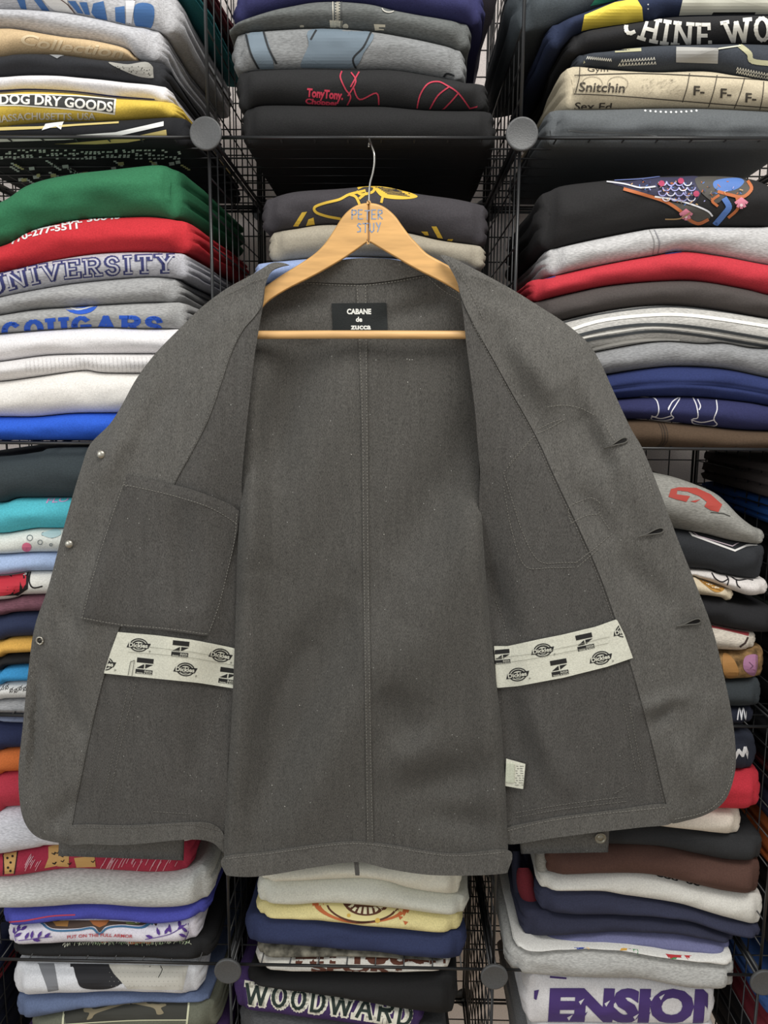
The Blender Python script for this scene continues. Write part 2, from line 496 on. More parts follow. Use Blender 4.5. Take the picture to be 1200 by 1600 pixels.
# --- left column
stack('clothes in the top left cube', [(-120,-64),(100,-66),(300,-60)], [
 ('a00', SW, 'maroon garment near the top left, its side hanging behind the wire left of centre', 'knit', '5a1f28', -110, 306, [(-120,-40),(100,-42),(300,-34)], dict(flare=.01)),
 ('a01', SW, 'teal garment whose side shows beside the grey blue-printed one at top left', 'knit', '1d7277', -110, 292, [(-120,-22),(100,-26),(290,-12)], dict(flare=.008)),
 ('a0', TS, 'grey garment with blue and white print, topmost one seen at top left', 'heather', 'b3b3b6', -110, 268, [(-120,18),(0,17),(100,22),(160,33),(200,42),(233,46),(262,54)], {}),
 ('a1', SW, 'plain light grey sweatshirt above the tan shirt at top left', 'heather', 'b9b9bd', -110, 246, [(-120,46),(0,46),(33,48),(100,60),(150,66),(200,78),(215,92),(240,96)], dict(layers=4)),
 ('a2', TS, 'tan shirt with raised tonal script lettering at top left', 'knit', 'cdb186', -110, 218, [(-120,94),(0,91),(33,87),(100,88),(167,97),(216,97)], {}),
 ('a3', TS, 'black shirt with a speckled corner, under the tan shirt', 'knit', '2b2c30', -110, 250, [(-120,126),(0,123),(66,120),(133,124),(200,131),(250,135)], {}),
 ('a4', TS, 'white shirt with a blue edge, on top of the yellow shirt', 'knit', 'e3e0e2', -110, 260, [(-120,150),(0,147),(50,144),(117,147),(183,155),(257,160)], {}),
 ('a5', TS, 'yellow shirt with a dark lettered banner at top left', 'knit', 'd9b935', -110, 272, [(-120,202),(0,200),(33,196),(100,191),(167,190),(267,184)], {}),
 ('a6', TS, 'black shirt with white and gold stripes, bottom of the top left stack', 'knit', '1b1c20', -110, 290, [(-120,226),(0,227),(290,229)], dict(wr=.5)),
])
stack('clothes in the upper left cube', [(-120,352),(0,318),(49,289),(105,274),(187,264),(251,258),(272,266)], [
 ('b0', SW, 'bright green sweatshirt crumpled on top of the upper left stack', 'knit', '27704a', -110, 276, [(-120,404),(0,386),(49,362),(86,351),(131,343),(187,340),(240,339),(281,345)], dict(wr=2.2, flare=.02, bulge=.026)),
 ('b1', SW, 'red sweatshirt with white phone number, below the green one', 'knit', 'c61d2a', -110, 292, [(-120,442),(0,426),(75,409),(150,397),(225,394),(292,396)], dict(flare=.012, wr=1.4)),
 ('b2', SW, 'light grey sweatshirt with navy outlined college lettering', 'heather', 'b4b4bb', -110, 290, [(-120,492),(0,465),(37,457),(112,444),(187,436),(240,433),(285,436)], dict(layers=4)),
 ('b3', SW, 'plain grey sweatshirt between the two lettered grey ones', 'heather', '9c9c9c', -110, 273, [(-120,512),(0,493),(56,484),(112,480),(210,474),(277,472)], {}),
 ('b4', SW, 'grey sweatshirt with royal blue lettering and emblem', 'heather', '9d9d9c', -110, 287, [(-120,532),(0,522),(75,516),(150,512),(225,514),(285,514)], {}),
 ('b5', SW, 'smooth white sweatshirt, topmost of the three white ones', 'knit', 'e4e1e2', -110, 305, [(-120,578),(0,565),(75,555),(150,553),(300,553)], {}),
 ('b6', KN, 'thin ribbed white sweater, middle of the three white ones', 'knit', 'dcd9d8', -110, 300, [(-120,604),(0,596),(56,589),(131,579),(169,583),(300,583)], dict(wr=1.8)),
 ('b7', SW, 'thick cream white sweatshirt directly above the blue one', 'knit', 'e3dfd9', -110, 305, [(-120,652),(0,651),(56,651),(112,646),(172,645),(300,645)], dict(bulge=.024)),
 ('b8', SW, 'bright royal blue sweatshirt at the bottom of the upper left stack', 'knit', '1f5bd2', -110, 305, [(-120,688),(0,688),(150,688),(300,690)], {}),
])
stack('clothes in the middle left cube', [(-120,716),(0,713),(64,705),(96,699),(300,698)], [
 ('c0', SW, 'thick dark slate sweatshirt, top of the middle left stack', 'knit', '333c40', -110, 300, [(-120,786),(0,785),(28,778),(64,777),(300,777)], dict(bulge=.026)),
 ('c1', TS, 'turquoise shirt with a trace of pink lettering', 'knit', '43b5c4', -110, 300, [(-120,835),(0,833),(28,830),(60,825),(91,825),(300,825)], {}),
 ('c2', TS, 'cream shirt with a pink dot and small bubble shapes', 'knit', 'd3d6cf', -110, 300, [(-120,865),(0,865),(42,863),(81,862),(300,862)], {}),
 ('c3', TS, 'pale blue shirt below the cream one with the pink dot', 'knit', '9db2d6', -110, 300, [(-120,900),(0,898),(42,893),(70,891),(300,889)], {}),
 ('c4', TS, 'white shirt with bold red and black print', 'knit', 'dcdad2', -110, 300, [(-120,941),(0,937),(32,932),(60,928),(300,925)], {}),
 ('c5', TS, 'thin dusty maroon garment at the left edge', 'heather', '6d4450', -110, 300, [(-120,965),(0,961),(51,954),(300,952)], {}),
 ('c6', TS, 'navy garment above the mustard one at the left edge', 'knit', '27304d', -110, 300, [(-120,1004),(0,1000),(43,993),(300,990)], {}),
 ('c7', TS, 'mustard yellow garment at the left edge', 'knit', 'dba63d', -110, 300, [(-120,1032),(0,1026),(39,1018),(300,1014)], {}),
 ('c8', TS, 'black garment directly under the mustard one', 'knit', '1c1c1e', -110, 300, [(-120,1050),(0,1046),(38,1036),(300,1034)], {}),
 ('c9', TS, 'sky blue garment at the left edge under a black one', 'knit', '2a8fc9', -110, 300, [(-120,1072),(0,1068),(36,1062),(300,1060)], {}),
 ('c10', TS, 'white shirt with black floral doodles at the left edge', 'knit', 'd6d5d1', -110, 300, [(-120,1092),(0,1091),(36,1089),(300,1086)], {}),
 ('c11', TS, 'grey garment resting on the wire shelf at the left edge', 'heather', '9a9b9d', -110, 300, [(-120,1111),(300,1112)], {}),
])
stack('clothes in the lower left cube', [(-120,1114),(300,1118)], [
 ('d00', TS, 'thin pale blue grey garment under the shelf at the left edge', 'knit', '6f7890', -110, 300, [(-120,1123),(0,1124),(30,1126),(300,1130)], {}),
 ('d0', SW, 'navy sweatshirt above the orange one at the left edge', 'knit', '222a4c', -110, 300, [(-120,1172),(0,1171),(32,1166),(300,1160)], {}),
 ('d1', SW, 'orange sweatshirt at the left edge', 'knit', 'c8651e', -110, 300, [(-120,1210),(0,1208),(26,1203),(300,1198)], {}),
 ('d2', SW, 'crimson red sweatshirt under the orange one at the left edge', 'knit', 'b3293f', -110, 300, [(-120,1268),(0,1267),(28,1258),(300,1254)], {}),
 ('d3', SW, 'thick pale grey sweatshirt beside the lower left jacket corner', 'heather', 'cbccd4', -110, 305, [(-120,1334),(0,1331),(31,1327),(71,1320),(92,1317),(300,1312)], dict(bulge=.026)),
 ('d4', TS, 'crimson shirt with leopard patches and white scribbles below the jacket sleeve', 'knit', 'a82441', -110, 290, [(-120,1369),(0,1367),(33,1365),(100,1355),(150,1355),(233,1360),(288,1358)], {}),
 ('d5', SW, 'plain light grey sweatshirt, thick roll below the crimson patterned shirt', 'heather', 'bfc0bc', -110, 322, [(-120,1415),(0,1413),(67,1413),(150,1408),(233,1413),(283,1412),(320,1402)], dict(top=[(-120,1369),(0,1367),(33,1365),(100,1355),(150,1355),(233,1360),(288,1356),(322,1348)], bulge=.026)),
 ('d6', TS, 'periwinkle blue shirt in the lower left stack', 'knit', '464aa8', 2, 319, [(-120,1442),(13,1441),(67,1436),(117,1431),(200,1433),(260,1437),(317,1424)], {}),
 ('d7', TS, 'white shirt with purple leaf branches and a crest', 'knit', 'dad6e0', 10, 304, [(-120,1470),(12,1470),(67,1470),(167,1467),(283,1466),(305,1464)], {}),
 ('d8', TS, 'black shirt with tiny coloured marks lying on the lower left shelf', 'knit', '1e1e1f', 16, 322, [(-120,1487),(17,1487),(160,1489),(322,1494)], {}),
])
stack('clothes in the bottom left cube', [(20,1502),(160,1503),(305,1506)], [
 ('e0', TS, 'white shirt with black and dotted print, below the bottom left bar', 'knit', 'd3d5da', 23, 304, [(25,1553),(83,1548),(127,1547),(167,1545),(233,1545),(290,1548),(330,1552)], {}),
 ('e1', TS, 'slate blue shirt in the bottom left cube', 'knit', '5c6b8c', 25, 330, [(27,1588),(67,1583),(133,1569),(200,1561),(283,1560),(330,1560)], {}),
 ('e2', TS, 'olive shirt with a bone print at the bottom left', 'knit', '67695a', 48, 334, [(20,1606),(150,1604),(333,1602)], {}),
 ('e3', TS, 'purple and gold shirt at the bottom edge on the left', 'knit', '3b2452', 40, 345, [(20,1640),(333,1640)], {}),
 ('e4', SW, 'dark garment lowest in the bottom left cube', 'knit', '26262a', 30, 340, [(20,1740),(333,1740)], {}),
])
# --- middle column
stack('clothes in the top middle cube', [(370,-40),(450,-62),(560,-66),(700,-40),(780,-30)], [
 ('m00', SW, 'pale lavender grey sweatshirt at the top centre, showing behind the navy one', 'knit', '9c98a8', 372, 778, [(370,-10),(382,-6),(450,-30),(560,-34),(700,-14),(780,-8)], dict(yc=D+.05, flare=.0)),
 ('m0', SW, 'navy sweatshirt at the top centre with a hanging side', 'knit', '2a2b57', 368, 752, [(364,46),(387,34),(451,14),(506,5),(575,9),(620,20),(690,32),(728,38),(752,44)], dict(flare=.004)),
 ('m1', SW, 'dark grey zipped hoodie at the top centre', 'heather', '5d605f', 348, 730, [(352,62),(366,55),(437,48),(506,46),(575,50),(644,62),(722,80),(735,86)], dict(layers=2)),
 ('m2', SW, 'mid grey sweatshirt with a slate blue graphic at the top centre', 'heather', '7d7f80', 366, 722, [(360,116),(373,113),(460,109),(552,110),(621,111),(712,127),(725,131)], {}),
 ('m3', SW, 'black sweatshirt with red lettering and thin red lines', 'knit', '212122', 373, 758, [(370,178),(385,174),(415,165),(529,167),(598,167),(667,173),(758,174)], {}),
 ('m4', SW, 'plain black sweatshirt lying on the shelf bar above the hanger', 'knit', '1d1d1e', 382, 769, [(380,229),(575,229),(770,231)], dict(wr=.6)),
])
stack('clothes in the upper middle cube', [(405,320),(419,312),(460,300),(529,295),(593,291),(648,302),(712,311),(758,321)], [
 ('n0', SW, 'charcoal sweatshirt with a yellow line print behind the hanger', 'knit', '3c393d', 414, 758, [(405,368),(419,364),(460,358),(520,351),(621,361),(690,376),(754,384)], {}),
 ('n1', SW, 'beige sweatshirt behind the wooden hanger', 'knit', '9d9584', 424, 753, [(400,412),(431,409),(520,402),(616,404),(680,415),(749,421)], {}),
 ('n2', TS, 'light blue shirt peeking out behind the jacket collar', 'knit', '8c9fc8', 400, 740, [(400,446),(431,442),(520,436),(616,437),(749,452)], {}),
 ('n3', SW, 'dark sweatshirt hidden behind the jacket back, upper middle', 'knit', '34353a', 410, 750, [(400,520),(749,522)], {}),
 ('n4', SW, 'grey sweatshirt hidden behind the jacket back in the middle column', 'heather', '8a8a8c', 400, 750, [(400,610),(749,612)], {}),
 ('n5', SW, 'navy sweatshirt hidden behind the jacket back, on the middle shelf', 'knit', '2a3050', 400, 750, [(400,698),(749,700)], {}),
])
stack('clothes in the lower middle cube', [(395,1346),(500,1340),(718,1342)], [
 ('w0', SW, 'cream white sweatshirt just below the jacket hem', 'knit', 'd8d5c4', 408, 720, [(400,1375),(412,1373),(500,1370),(588,1369),(644,1386),(712,1396),(725,1397)], {}),
 ('w1', SW, 'off white sweatshirt above the yellow shirt, bottom centre', 'knit', 'd0d0c2', 405, 726, [(400,1406),(460,1410),(520,1407),(620,1416),(680,1424),(724,1425)], {}),
 ('w2', TS, 'pale yellow shirt with an orange and brown ring print', 'knit', 'dccf8e', 403, 715, [(400,1426),(480,1431),(580,1442),(660,1449),(708,1452),(718,1453)], {}),
 ('w3', SW, 'plain navy sweatshirt at the bottom centre', 'knit', '2c3558', 387, 721, [(385,1468),(460,1474),(580,1483),(640,1490),(716,1496)], {}),
 ('w4', TS, 'mottled camouflage shirt, thin, below the navy sweatshirt', 'camo', '6e6a5d', 401, 704, [(400,1487),(500,1490),(580,1491),(640,1493),(704,1496)], {}),
 ('w5', TS, 'white shirt with brown block letters on the bottom middle bar', 'knit', 'd4d1c8', 403, 706, [(400,1506),(500,1509),(706,1510)], {}),
])
stack('clothes in the bottom middle cube', [(370,1519),(706,1522)], [
 ('x0', SW, 'black garment just below the bottom middle bar', 'knit', '1b1b1c', 385, 708, [(370,1530),(392,1530),(500,1548),(648,1575),(705,1583)], {}),
 ('x1', TS, 'purple shirt with tall cream and dark lettering', 'knit', '3f2a5c', 370, 655, [(365,1570),(460,1581),(540,1592),(648,1604),(706,1612)], {}),
 ('x2', SW, 'dark grey garment at the bottom edge in the centre', 'heather', '4a4b4d', 380, 690, [(370,1640),(706,1650)], {}),
 ('x3', SW, 'black garment lowest in the bottom middle cube', 'knit', '222224', 380, 700, [(370,1750),(706,1760)], {}),
])
# --- right column
stack('clothes in the top right cube', [(815,-60),(1000,-70),(1260,-70)], [
 ('r0', SW, 'slate sweatshirt whose corner droops at the top left of the right column', 'knit', '3d4449', 812, 1250, [(812,52),(850,46),(880,34),(913,22),(960,4),(1004,-6),(1260,-14)], dict(flare=.0, wr=2)),
 ('r1', TS, 'navy shirt with a bright yellow panel and a white panel at top right', 'knit', '202a45', 862, 1250, [(862,84),(880,70),(909,52),(1004,36),(1060,28),(1200,26),(1260,28)], {}),
 ('r2', TS, 'black shirt with large white gothic lettering at top right', 'knit', '202022', 892, 1250, [(892,88),(902,86),(948,83),(1004,75),(1095,72),(1165,70),(1260,74)], {}),
 ('r3', KN, 'dark navy patterned knit with cream zigzag stitching at top right', 'knit', '353a42', 902, 1250, [(900,104),(955,110),(1025,114),(1095,112),(1147,119),(1200,128),(1260,136)], {}),
 ('r4', TS, 'cream shirt printed like a school report card', 'knit', 'b9ad93', 886, 1250, [(870,172),(920,172),(1007,170),(1095,170),(1200,175),(1260,178)], {}),
 ('r5', SW, 'faded charcoal sweatshirt on the upper right shelf bar', 'knit', '575b5e', 860, 1250, [(850,230),(1000,232),(1260,235)], dict(grooves=((.3,.004),), wr=1.3)),
])
stack('clothes in the upper right cube', [(860,298),(880,290),(948,282),(1025,276),(1100,275),(1165,279),(1196,290),(1216,300)], [
 ('s0', SW, 'black sweatshirt with a colourful embroidered sea creature', 'knit', '222122', 850, 1218, [(850,392),(859,390),(920,376),(990,362),(1025,357),(1095,355),(1182,355),(1260,352)], dict(bulge=.026)),
 ('s1', SW, 'pale grey sweatshirt with a stitched seam below the embroidered black one', 'heather', 'b5b4b4', 860, 1250, [(850,436),(867,431),(937,415),(1018,400),(1067,393),(1130,401),(1200,414),(1260,420)], {}),
 ('s2', SW, 'bright red sweatshirt in the upper right stack', 'knit', 'b92433', 832, 1250, [(834,473),(885,460),(955,446),(1042,439),(1095,440),(1165,452),(1200,461),(1260,470)], {}),
 ('s3', SW, 'dark brown grey sweatshirt below the red one', 'knit', '47413f', 834, 1250, [(834,515),(885,499),(955,484),(1025,477),(1095,481),(1200,498),(1260,508)], {}),
 ('s4', KN, 'fuzzy light sweater with white and dark stripes', 'heather', 'b4b2ad', 838, 1250, [(840,570),(930,550),(1025,534),(1095,537),(1130,536),(1182,544),(1260,542)], dict(wr=.7)),
 ('s5', SW, 'mid grey sweatshirt below the striped sweater', 'heather', '858688', 838, 1250, [(840,604),(948,585),(1007,576),(1060,572),(1130,576),(1200,590),(1260,600)], {}),
 ('s6', SW, 'indigo blue sweatshirt with a doubled fold, right column', 'knit', '243060', 838, 1250, [(840,634),(969,623),(1025,620),(1095,621),(1165,628),(1200,634),(1260,642)], dict(grooves=((.42,.006),))),
 ('s7', TS, 'dark navy shirt with white outline drawing of feet', 'knit', '282b55', 838, 1250, [(840,656),(990,655),(1025,657),(1095,665),(1165,672),(1260,674)], {}),
 ('s8', SW, 'brown sweatshirt with a round seam on the right middle shelf', 'knit', '4d3c2c', 838, 1250, [(840,702),(1007,702),(1095,703),(1260,706)], dict(bulge=.022)),
])
stack('clothes in the middle right cube', [(860,716),(980,728),(1022,738),(1050,744),(1080,754),(1120,772),(1150,802),(1170,818),(1196,834)], [
 ('t0', SW, 'grey sweatshirt with a faded red emblem sloping down at right', 'heather', '8f8e88', 850, 1198, [(860,800),(1000,818),(1060,827),(1100,834),(1140,844),(1196,852)], dict(bulge=.028)),
 ('t1', TS, 'black shirt with a white pointed outline, right of the jacket', 'knit', '2b2d31', 850, 1197, [(860,880),(1084,888),(1120,895),(1160,902),(1196,905)], {}),
 ('t2', TS, 'white shirt with curved black lines, right of the jacket', 'knit', 'd6d0cc', 850, 1202, [(860,900),(1060,898),(1090,903),(1120,913),(1146,923),(1170,930),(1200,926)], {}),
 ('t3', TS, 'cream shirt with a gold motif, right of the jacket', 'knit', 'cfc0a4', 850, 1148, [(860,915),(1098,929),(1140,941),(1200,950)], dict(yc=D+.026)),
 ('t4', SW, 'black sweatshirt above the fleece lined garment at right', 'knit', '212124', 850, 1215, [(860,960),(1060,966),(1116,976),(1170,986),(1215,988)], {}),
 ('t5', SW, 'cream fleece garment with a red top edge at right', 'heather', 'c9c0b2', 850, 1184, [(860,1002),(1060,1010),(1125,1014),(1159,1014),(1190,1006)], {}),
 ('t6', TS, 'plaid brown garment with a round purple patch at right', 'camo', '85663c', 850, 1195, [(860,1052),(1060,1056),(1135,1060),(1192,1056)], {}),
 ('t7', TS, 'dark slate garment below the purple patch at right', 'knit', '33393d', 850, 1192, [(860,1098),(1142,1102),(1192,1100)], {}),
 ('t8', TS, 'navy garment with white brush letters on the right shelf', 'knit', '1c2030', 850, 1178, [(860,1124),(1178,1129)], {}),
])
stack('clothes in the lower right cube', [(860,1140),(1178,1146)], [
 ('u0', SW, 'navy garment with bold white letters right of the jacket', 'knit', '242937', 850, 1180, [(860,1196),(1149,1200),(1182,1198)], dict(top=[(860,1138),(1140,1140),(1165,1152),(1182,1170)])),
 ('u1', SW, 'bright red rolled garment at the right jacket corner', 'knit', 'c01f33', 850, 1187, [(860,1250),(1137,1260),(1187,1256)], dict(bulge=.028)),
 ('u2', SW, 'cream fleece garment under the right jacket corner', 'knit', 'd6ccbd', 850, 1158, [(860,1285),(1000,1286),(1052,1290),(1111,1298),(1158,1303)], {}),
 ('u3', SW, 'black sweatshirt beneath the cream fleece, lower right', 'knit', '2b2c2e', 850, 1193, [(860,1318),(951,1315),(1031,1319),(1127,1339),(1192,1340)], {}),
 ('u4', SW, 'chocolate brown sweatshirt, lower right', 'knit', '553a31', 858, 1188, [(850,1363),(925,1361),(998,1361),(1053,1370),(1127,1388),(1190,1395)], dict(bulge=.024)),
 ('u5', SW, 'white sweatshirt below the brown one, lower right', 'knit', 'd5d3cb', 847, 1193, [(840,1386),(925,1386),(980,1396),(1053,1407),(1127,1429),(1191,1447)], {}),
 ('u6', SW, 'dark navy sweatshirt, upper of the two navy ones at lower right', 'knit', '31344a', 848, 1192, [(840,1420),(907,1425),(980,1425),(1053,1429),(1127,1451),(1190,1463)], {}),
 ('u7', SW, 'dark navy sweatshirt, lower of the two, above the lavender one', 'knit', '2c2e42', 823, 1151, [(820,1461),(907,1454),(980,1451),(1053,1454),(1145,1469),(1190,1474)], {}),
 ('u8', SW, 'thin lavender sweatshirt edge, lower right', 'knit', '6b6d94', 817, 1143, [(812,1466),(900,1469),(980,1470),(1053,1480),(1140,1484),(1190,1486)], {}),
 ('u9', TS, 'white shirt with coloured ring print, lower right', 'knit', 'd9d8d3', 805, 1153, [(800,1478),(958,1479),(1017,1487),(1127,1503),(1155,1504)], dict(yc=D+.010, bulge=.016, top=[(812,1472),(900,1475),(980,1476),(1053,1486),(1140,1490)])),
 ('u10', SW, 'plain light grey sweatshirt hanging over the bottom right bar', 'heather', 'a9a9a6', 800, 1149, [(795,1515),(907,1523),(998,1525),(1072,1538),(1150,1539)], dict(yc=D+.014, dep=.30)),
])
stack('clothes in the bottom right cube', [(826,1520),(907,1526),(998,1528),(1072,1541),(1120,1542)], [
 ('v0', TS, 'white shirt with jagged purple lettering at the bottom right', 'knit', 'dbdadd', 826, 1118, [(826,1600),(850,1596),(1000,1597),(1118,1598)], dict(bulge=.012)),
 ('v1', TS, 'white garment at the bottom edge under the purple lettering', 'knit', 'cfcfd0', 840, 1118, [(826,1650),(1118,1652)], {}),
 ('v2', SW, 'grey garment lowest in the bottom right cube', 'heather', '8f8f90', 830, 1118, [(826,1750),(1118,1760)], {}),
])
# --- neighbouring columns seen through the wires
def neighbour(group, px, side, rows):
    for i, (name, label, cl, h, y0, y1) in enumerate(rows):
        xa, xb = (px, px+230) if side > 0 else (px-230, px)
        Garment(name, label, cl, h, xa, xb, [(xa, y0), (xb, y0+2)], [(xa, y1), (xb, y1+2)], group, yc=D+.035)
neighbour('clothes beyond the right wire side', 1262, 1, [
 (SW, 'dark brown garment behind the wires at the right edge', 'knit', '3a3231', 590, 640), (SW, 'brown garment behind the wires at the right edge', 'knit', '4a4140', 640, 712)])
neighbour('clothes beyond the middle right wire side', 1246, 1, [
 (SW, 'taupe garment behind the wires right of the grey emblem sweatshirt', 'knit', '4f4644', 728, 790),
 (SW, 'deep blue garment behind the wires at the right edge', 'knit', '124c93', 790, 832),
 (SW, 'black garment behind the wires, right edge, mid height', 'knit', '1b1b1d', 832, 930),
 (SW, 'dark green grey garment behind the wires at the right edge', 'knit', '28302c', 930, 1010),
 (SW, 'charcoal garment behind the wires on the right edge shelf', 'knit', '232326', 1010, 1126)])
neighbour('clothes beyond the lower right wire side', 1226, 1, [
 (SW, 'black garment behind the wires right of the white letters', 'knit', '1b1b1f', 1150, 1210),
 (SW, 'dull red garment behind the wires at the right edge', 'knit', '6a2a2a', 1210, 1226),
 (SW, 'dark navy garment behind the wires beside the red roll', 'knit', '20213a', 1226, 1300),
 (SW, 'orange garment at the right edge beside the brown sweatshirt', 'knit', 'c9641d', 1300, 1372),
 (SW, 'black garment under the orange one at the right edge', 'knit', '1d1d20', 1372, 1500)])
neighbour('clothes beyond the bottom right wire side', 1206, 1, [
 (SW, 'blue garment at the bottom right edge', 'knit', '2c4f8a', 1545, 1585), (SW, 'maroon garment at the bottom right edge', 'knit', '6d1a26', 1585, 1640),
 (SW, 'dark garment at the bottom right edge', 'knit', '26262c', 1640, 1750)])
neighbour('clothes beyond the bottom left wire side', -30, -1, [
 (SW, 'navy garment in the bottom left corner', 'knit', '1c2340', 1505, 1545), (SW, 'red garment in the bottom left corner', 'knit', '96323a', 1545, 1562),
 (SW, 'dark navy garment in the bottom left corner, below the red one', 'knit', '1a1f33', 1562, 1740)])

# ---------------------------------------------------------------- jacket
def interp(pts, v):
    for (a, b), (c, d) in zip(pts, pts[1:]):
        if v <= c: return b+(d-b)*max(0, (v-a))/(c-a)
    return pts[-1][1]
OPL = [(400, 426), (420, 418), (450, 415), (475, 412), (500, 407), (530, 401), (580, 395), (640, 388), (700, 382), (760, 377), (860, 371), (1000, 367), (1100, 363), (1200, 357), (1290, 351), (1345, 351)]
OPR = [(400, 700), (415, 708), (440, 715), (470, 721), (500, 725), (540, 729), (600, 737), (640, 742), (740, 750), (860, 756), (960, 764), (1060, 775), (1150, 785), (1250, 791), (1335, 793)]
def sstep(a, b, v):
    t = max(0, min(1, (v-a)/(b-a))); return t*t*(3-2*t)
def segd(x, y, a, b):
    dx, dy = b[0]-a[0], b[1]-a[1]; L = dx*dx+dy*dy
    t = max(0, min(1, ((x-a[0])*dx+(y-a[1])*dy)/L)); return math.hypot(x-a[0]-t*dx, y-a[1]-t*dy), t
def pld(x, y, pl):
    return min(segd(x, y, a, b)[0] for a, b in zip(pl, pl[1:]))
def folds(x, y, L):
    v = 0
    for (a, b, wd, amp) in L:
        d, t = segd(x, y, a, b)
        if d < wd*3: v += 2.9*amp*math.exp(-(d/wd)**2)*(math.sin(PI*max(.02, min(.98, t)))**.5)
    return v
# (from, to, width px, + = away from the viewer)
BACKF = [((545, 930), (385, 1300), 42, .008), ((480, 990), (400, 1170), 30, .004), ((620, 960), (450, 1330), 50, -.006),
         ((490, 520), (395, 760), 34, .006), ((400, 560), (392, 900), 26, -.007), ((560, 560), (430, 900), 45, -.004),
         ((770, 640), (620, 900), 50, .007), ((740, 760), (640, 1100), 55, -.007), ((590, 1080), (660, 1160), 30, .005),
         ((780, 1200), (610, 1240), 30, .005), ((640, 1270), (780, 1290), 24, .004), ((700, 1150), (620, 1200), 30, -.004),
         ((420, 480), (520, 470), 16, .003), ((700, 470), (600, 500), 16, .003), ((540, 600), (590, 1300), 16, -.002)]
def yB(x, y):
    v = D-.023 - .009*sstep(500, 1300, y)
    xl, xr = interp(OPL, y), interp(OPR, y); low = sstep(640, 900, y)
    d = min(x-xl, xr-x)
    # below the armholes the sides of the back roll forward, then fold under
    v -= low*.017*math.exp(-((d-14)/34)**2) if d > 14 else low*.017*(1-((14-max(d, 0))/14)**2*.55)
    v += folds(x, y, BACKF)
    v += .0012*noise.noise(Vector((x*.02, y*.012, 3)))
    return min(v, D-.009)
SILL = [(452, 414), (438, 410), (424, 411), (412, 418), (392, 430), (352, 452), (315, 480), (280, 514), (243, 552), (213, 592), (192, 630), (172, 662), (141, 694), (128, 728), (112, 780), (96, 838), (76, 915), (54, 980), (44, 1050), (36, 1130), (29, 1200), (31, 1255), (40, 1288), (58, 1308), (85, 1316), (108, 1318)]
SILR = [(688, 399), (702, 401), (716, 407), (735, 417), (760, 430), (800, 452), (845, 480), (882, 504), (918, 535), (938, 566), (958, 610), (985, 668), (1005, 703), (1032, 770), (1060, 845), (1090, 920), (1114, 985), (1131, 1055), (1144, 1120), (1150, 1180), (1146, 1218), (1132, 1252), (1105, 1272), (1070, 1283), (1048, 1286)]
LF = [((75, 1030), (130, 1160), 16, .0045), ((60, 1010), (50, 1240), 9, .004), ((250, 900), (270, 1100), 30, -.003), ((350, 1010), (300, 1250), 34, .005),
      ((330, 1090), (345, 1300), 24, -.004), ((200, 620), (160, 760), 22, -.004), ((300, 520), (220, 700), 24, .004), ((280, 780), (300, 960), 22, .004),
      ((95, 940), (130, 1000), 12, .002), ((120, 800), (150, 900), 20, .002), ((370, 520), (300, 800), 30, -.003), ((130, 1240), (80, 1290), 16, .003), ((160, 860), (110, 1080), 26, -.003)]
RF = [((870, 600), (960, 740), 26, .006), ((790, 520), (905, 660), 26, -.005), ((930, 650), (1030, 830), 24, -.003), ((900, 760), (960, 850), 18, .003), ((960, 860), (1050, 960), 24, .003),
      ((800, 1080), (835, 1220), 18, .004), ((815, 1100), (900, 1250), 20, -.003), ((1000, 1110), (1080, 1085), 12, -.0035), ((1020, 1140), (1060, 1085), 10, .003), ((1080, 950), (1110, 1100), 24, .003),
      ((760, 880), (800, 1000), 20, .004), ((1050, 1150), (1100, 1240), 24, -.003), ((760, 480), (860, 720), 30, .003), ((1090, 1200), (1130, 1120), 14, .002)]
def yF(x, y, side):
    op = OPL if side < 0 else OPR; d = (interp(op, y)-x)*(1 if side < 0 else -1)
    low = sstep(640, 880, y)
    v = D-.058
    v += low*.027*math.exp(-(max(d, 0)/42)**2) if d > 0 else low*.027
    v -= (1-low)*.004*math.exp(-((d-10)/12)**2)
    sil = SILL if side < 0 else SILR
    e = pld(x, y, sil)
    up = 1-sstep(640, 760, y)
    v += (.0045*(1-sstep(0, 10, e)))
    v += up*.016*(1-sstep(0, 46, e))*(sstep(415, 500, y))
    v += folds(x, y, LF if side < 0 else RF)
    v += .0016*noise.noise(Vector((x*.016, y*.011, 11+side)))+.0005*noise.noise(Vector((x*.07, y*.05, 5)))
    return min(v, D-.014)
yL = lambda x, y: yF(x, y, -1)
yR = lambda x, y: yF(x, y, 1)
def inside(x, y, pl):
    c = False; j = len(pl)-1
    for i in range(len(pl)):
        if (pl[i][1] > y) != (pl[j][1] > y) and x < (pl[j][0]-pl[i][0])*(y-pl[i][1])/(pl[j][1]-pl[i][1])+pl[i][0]: c = not c
        j = i
    return c
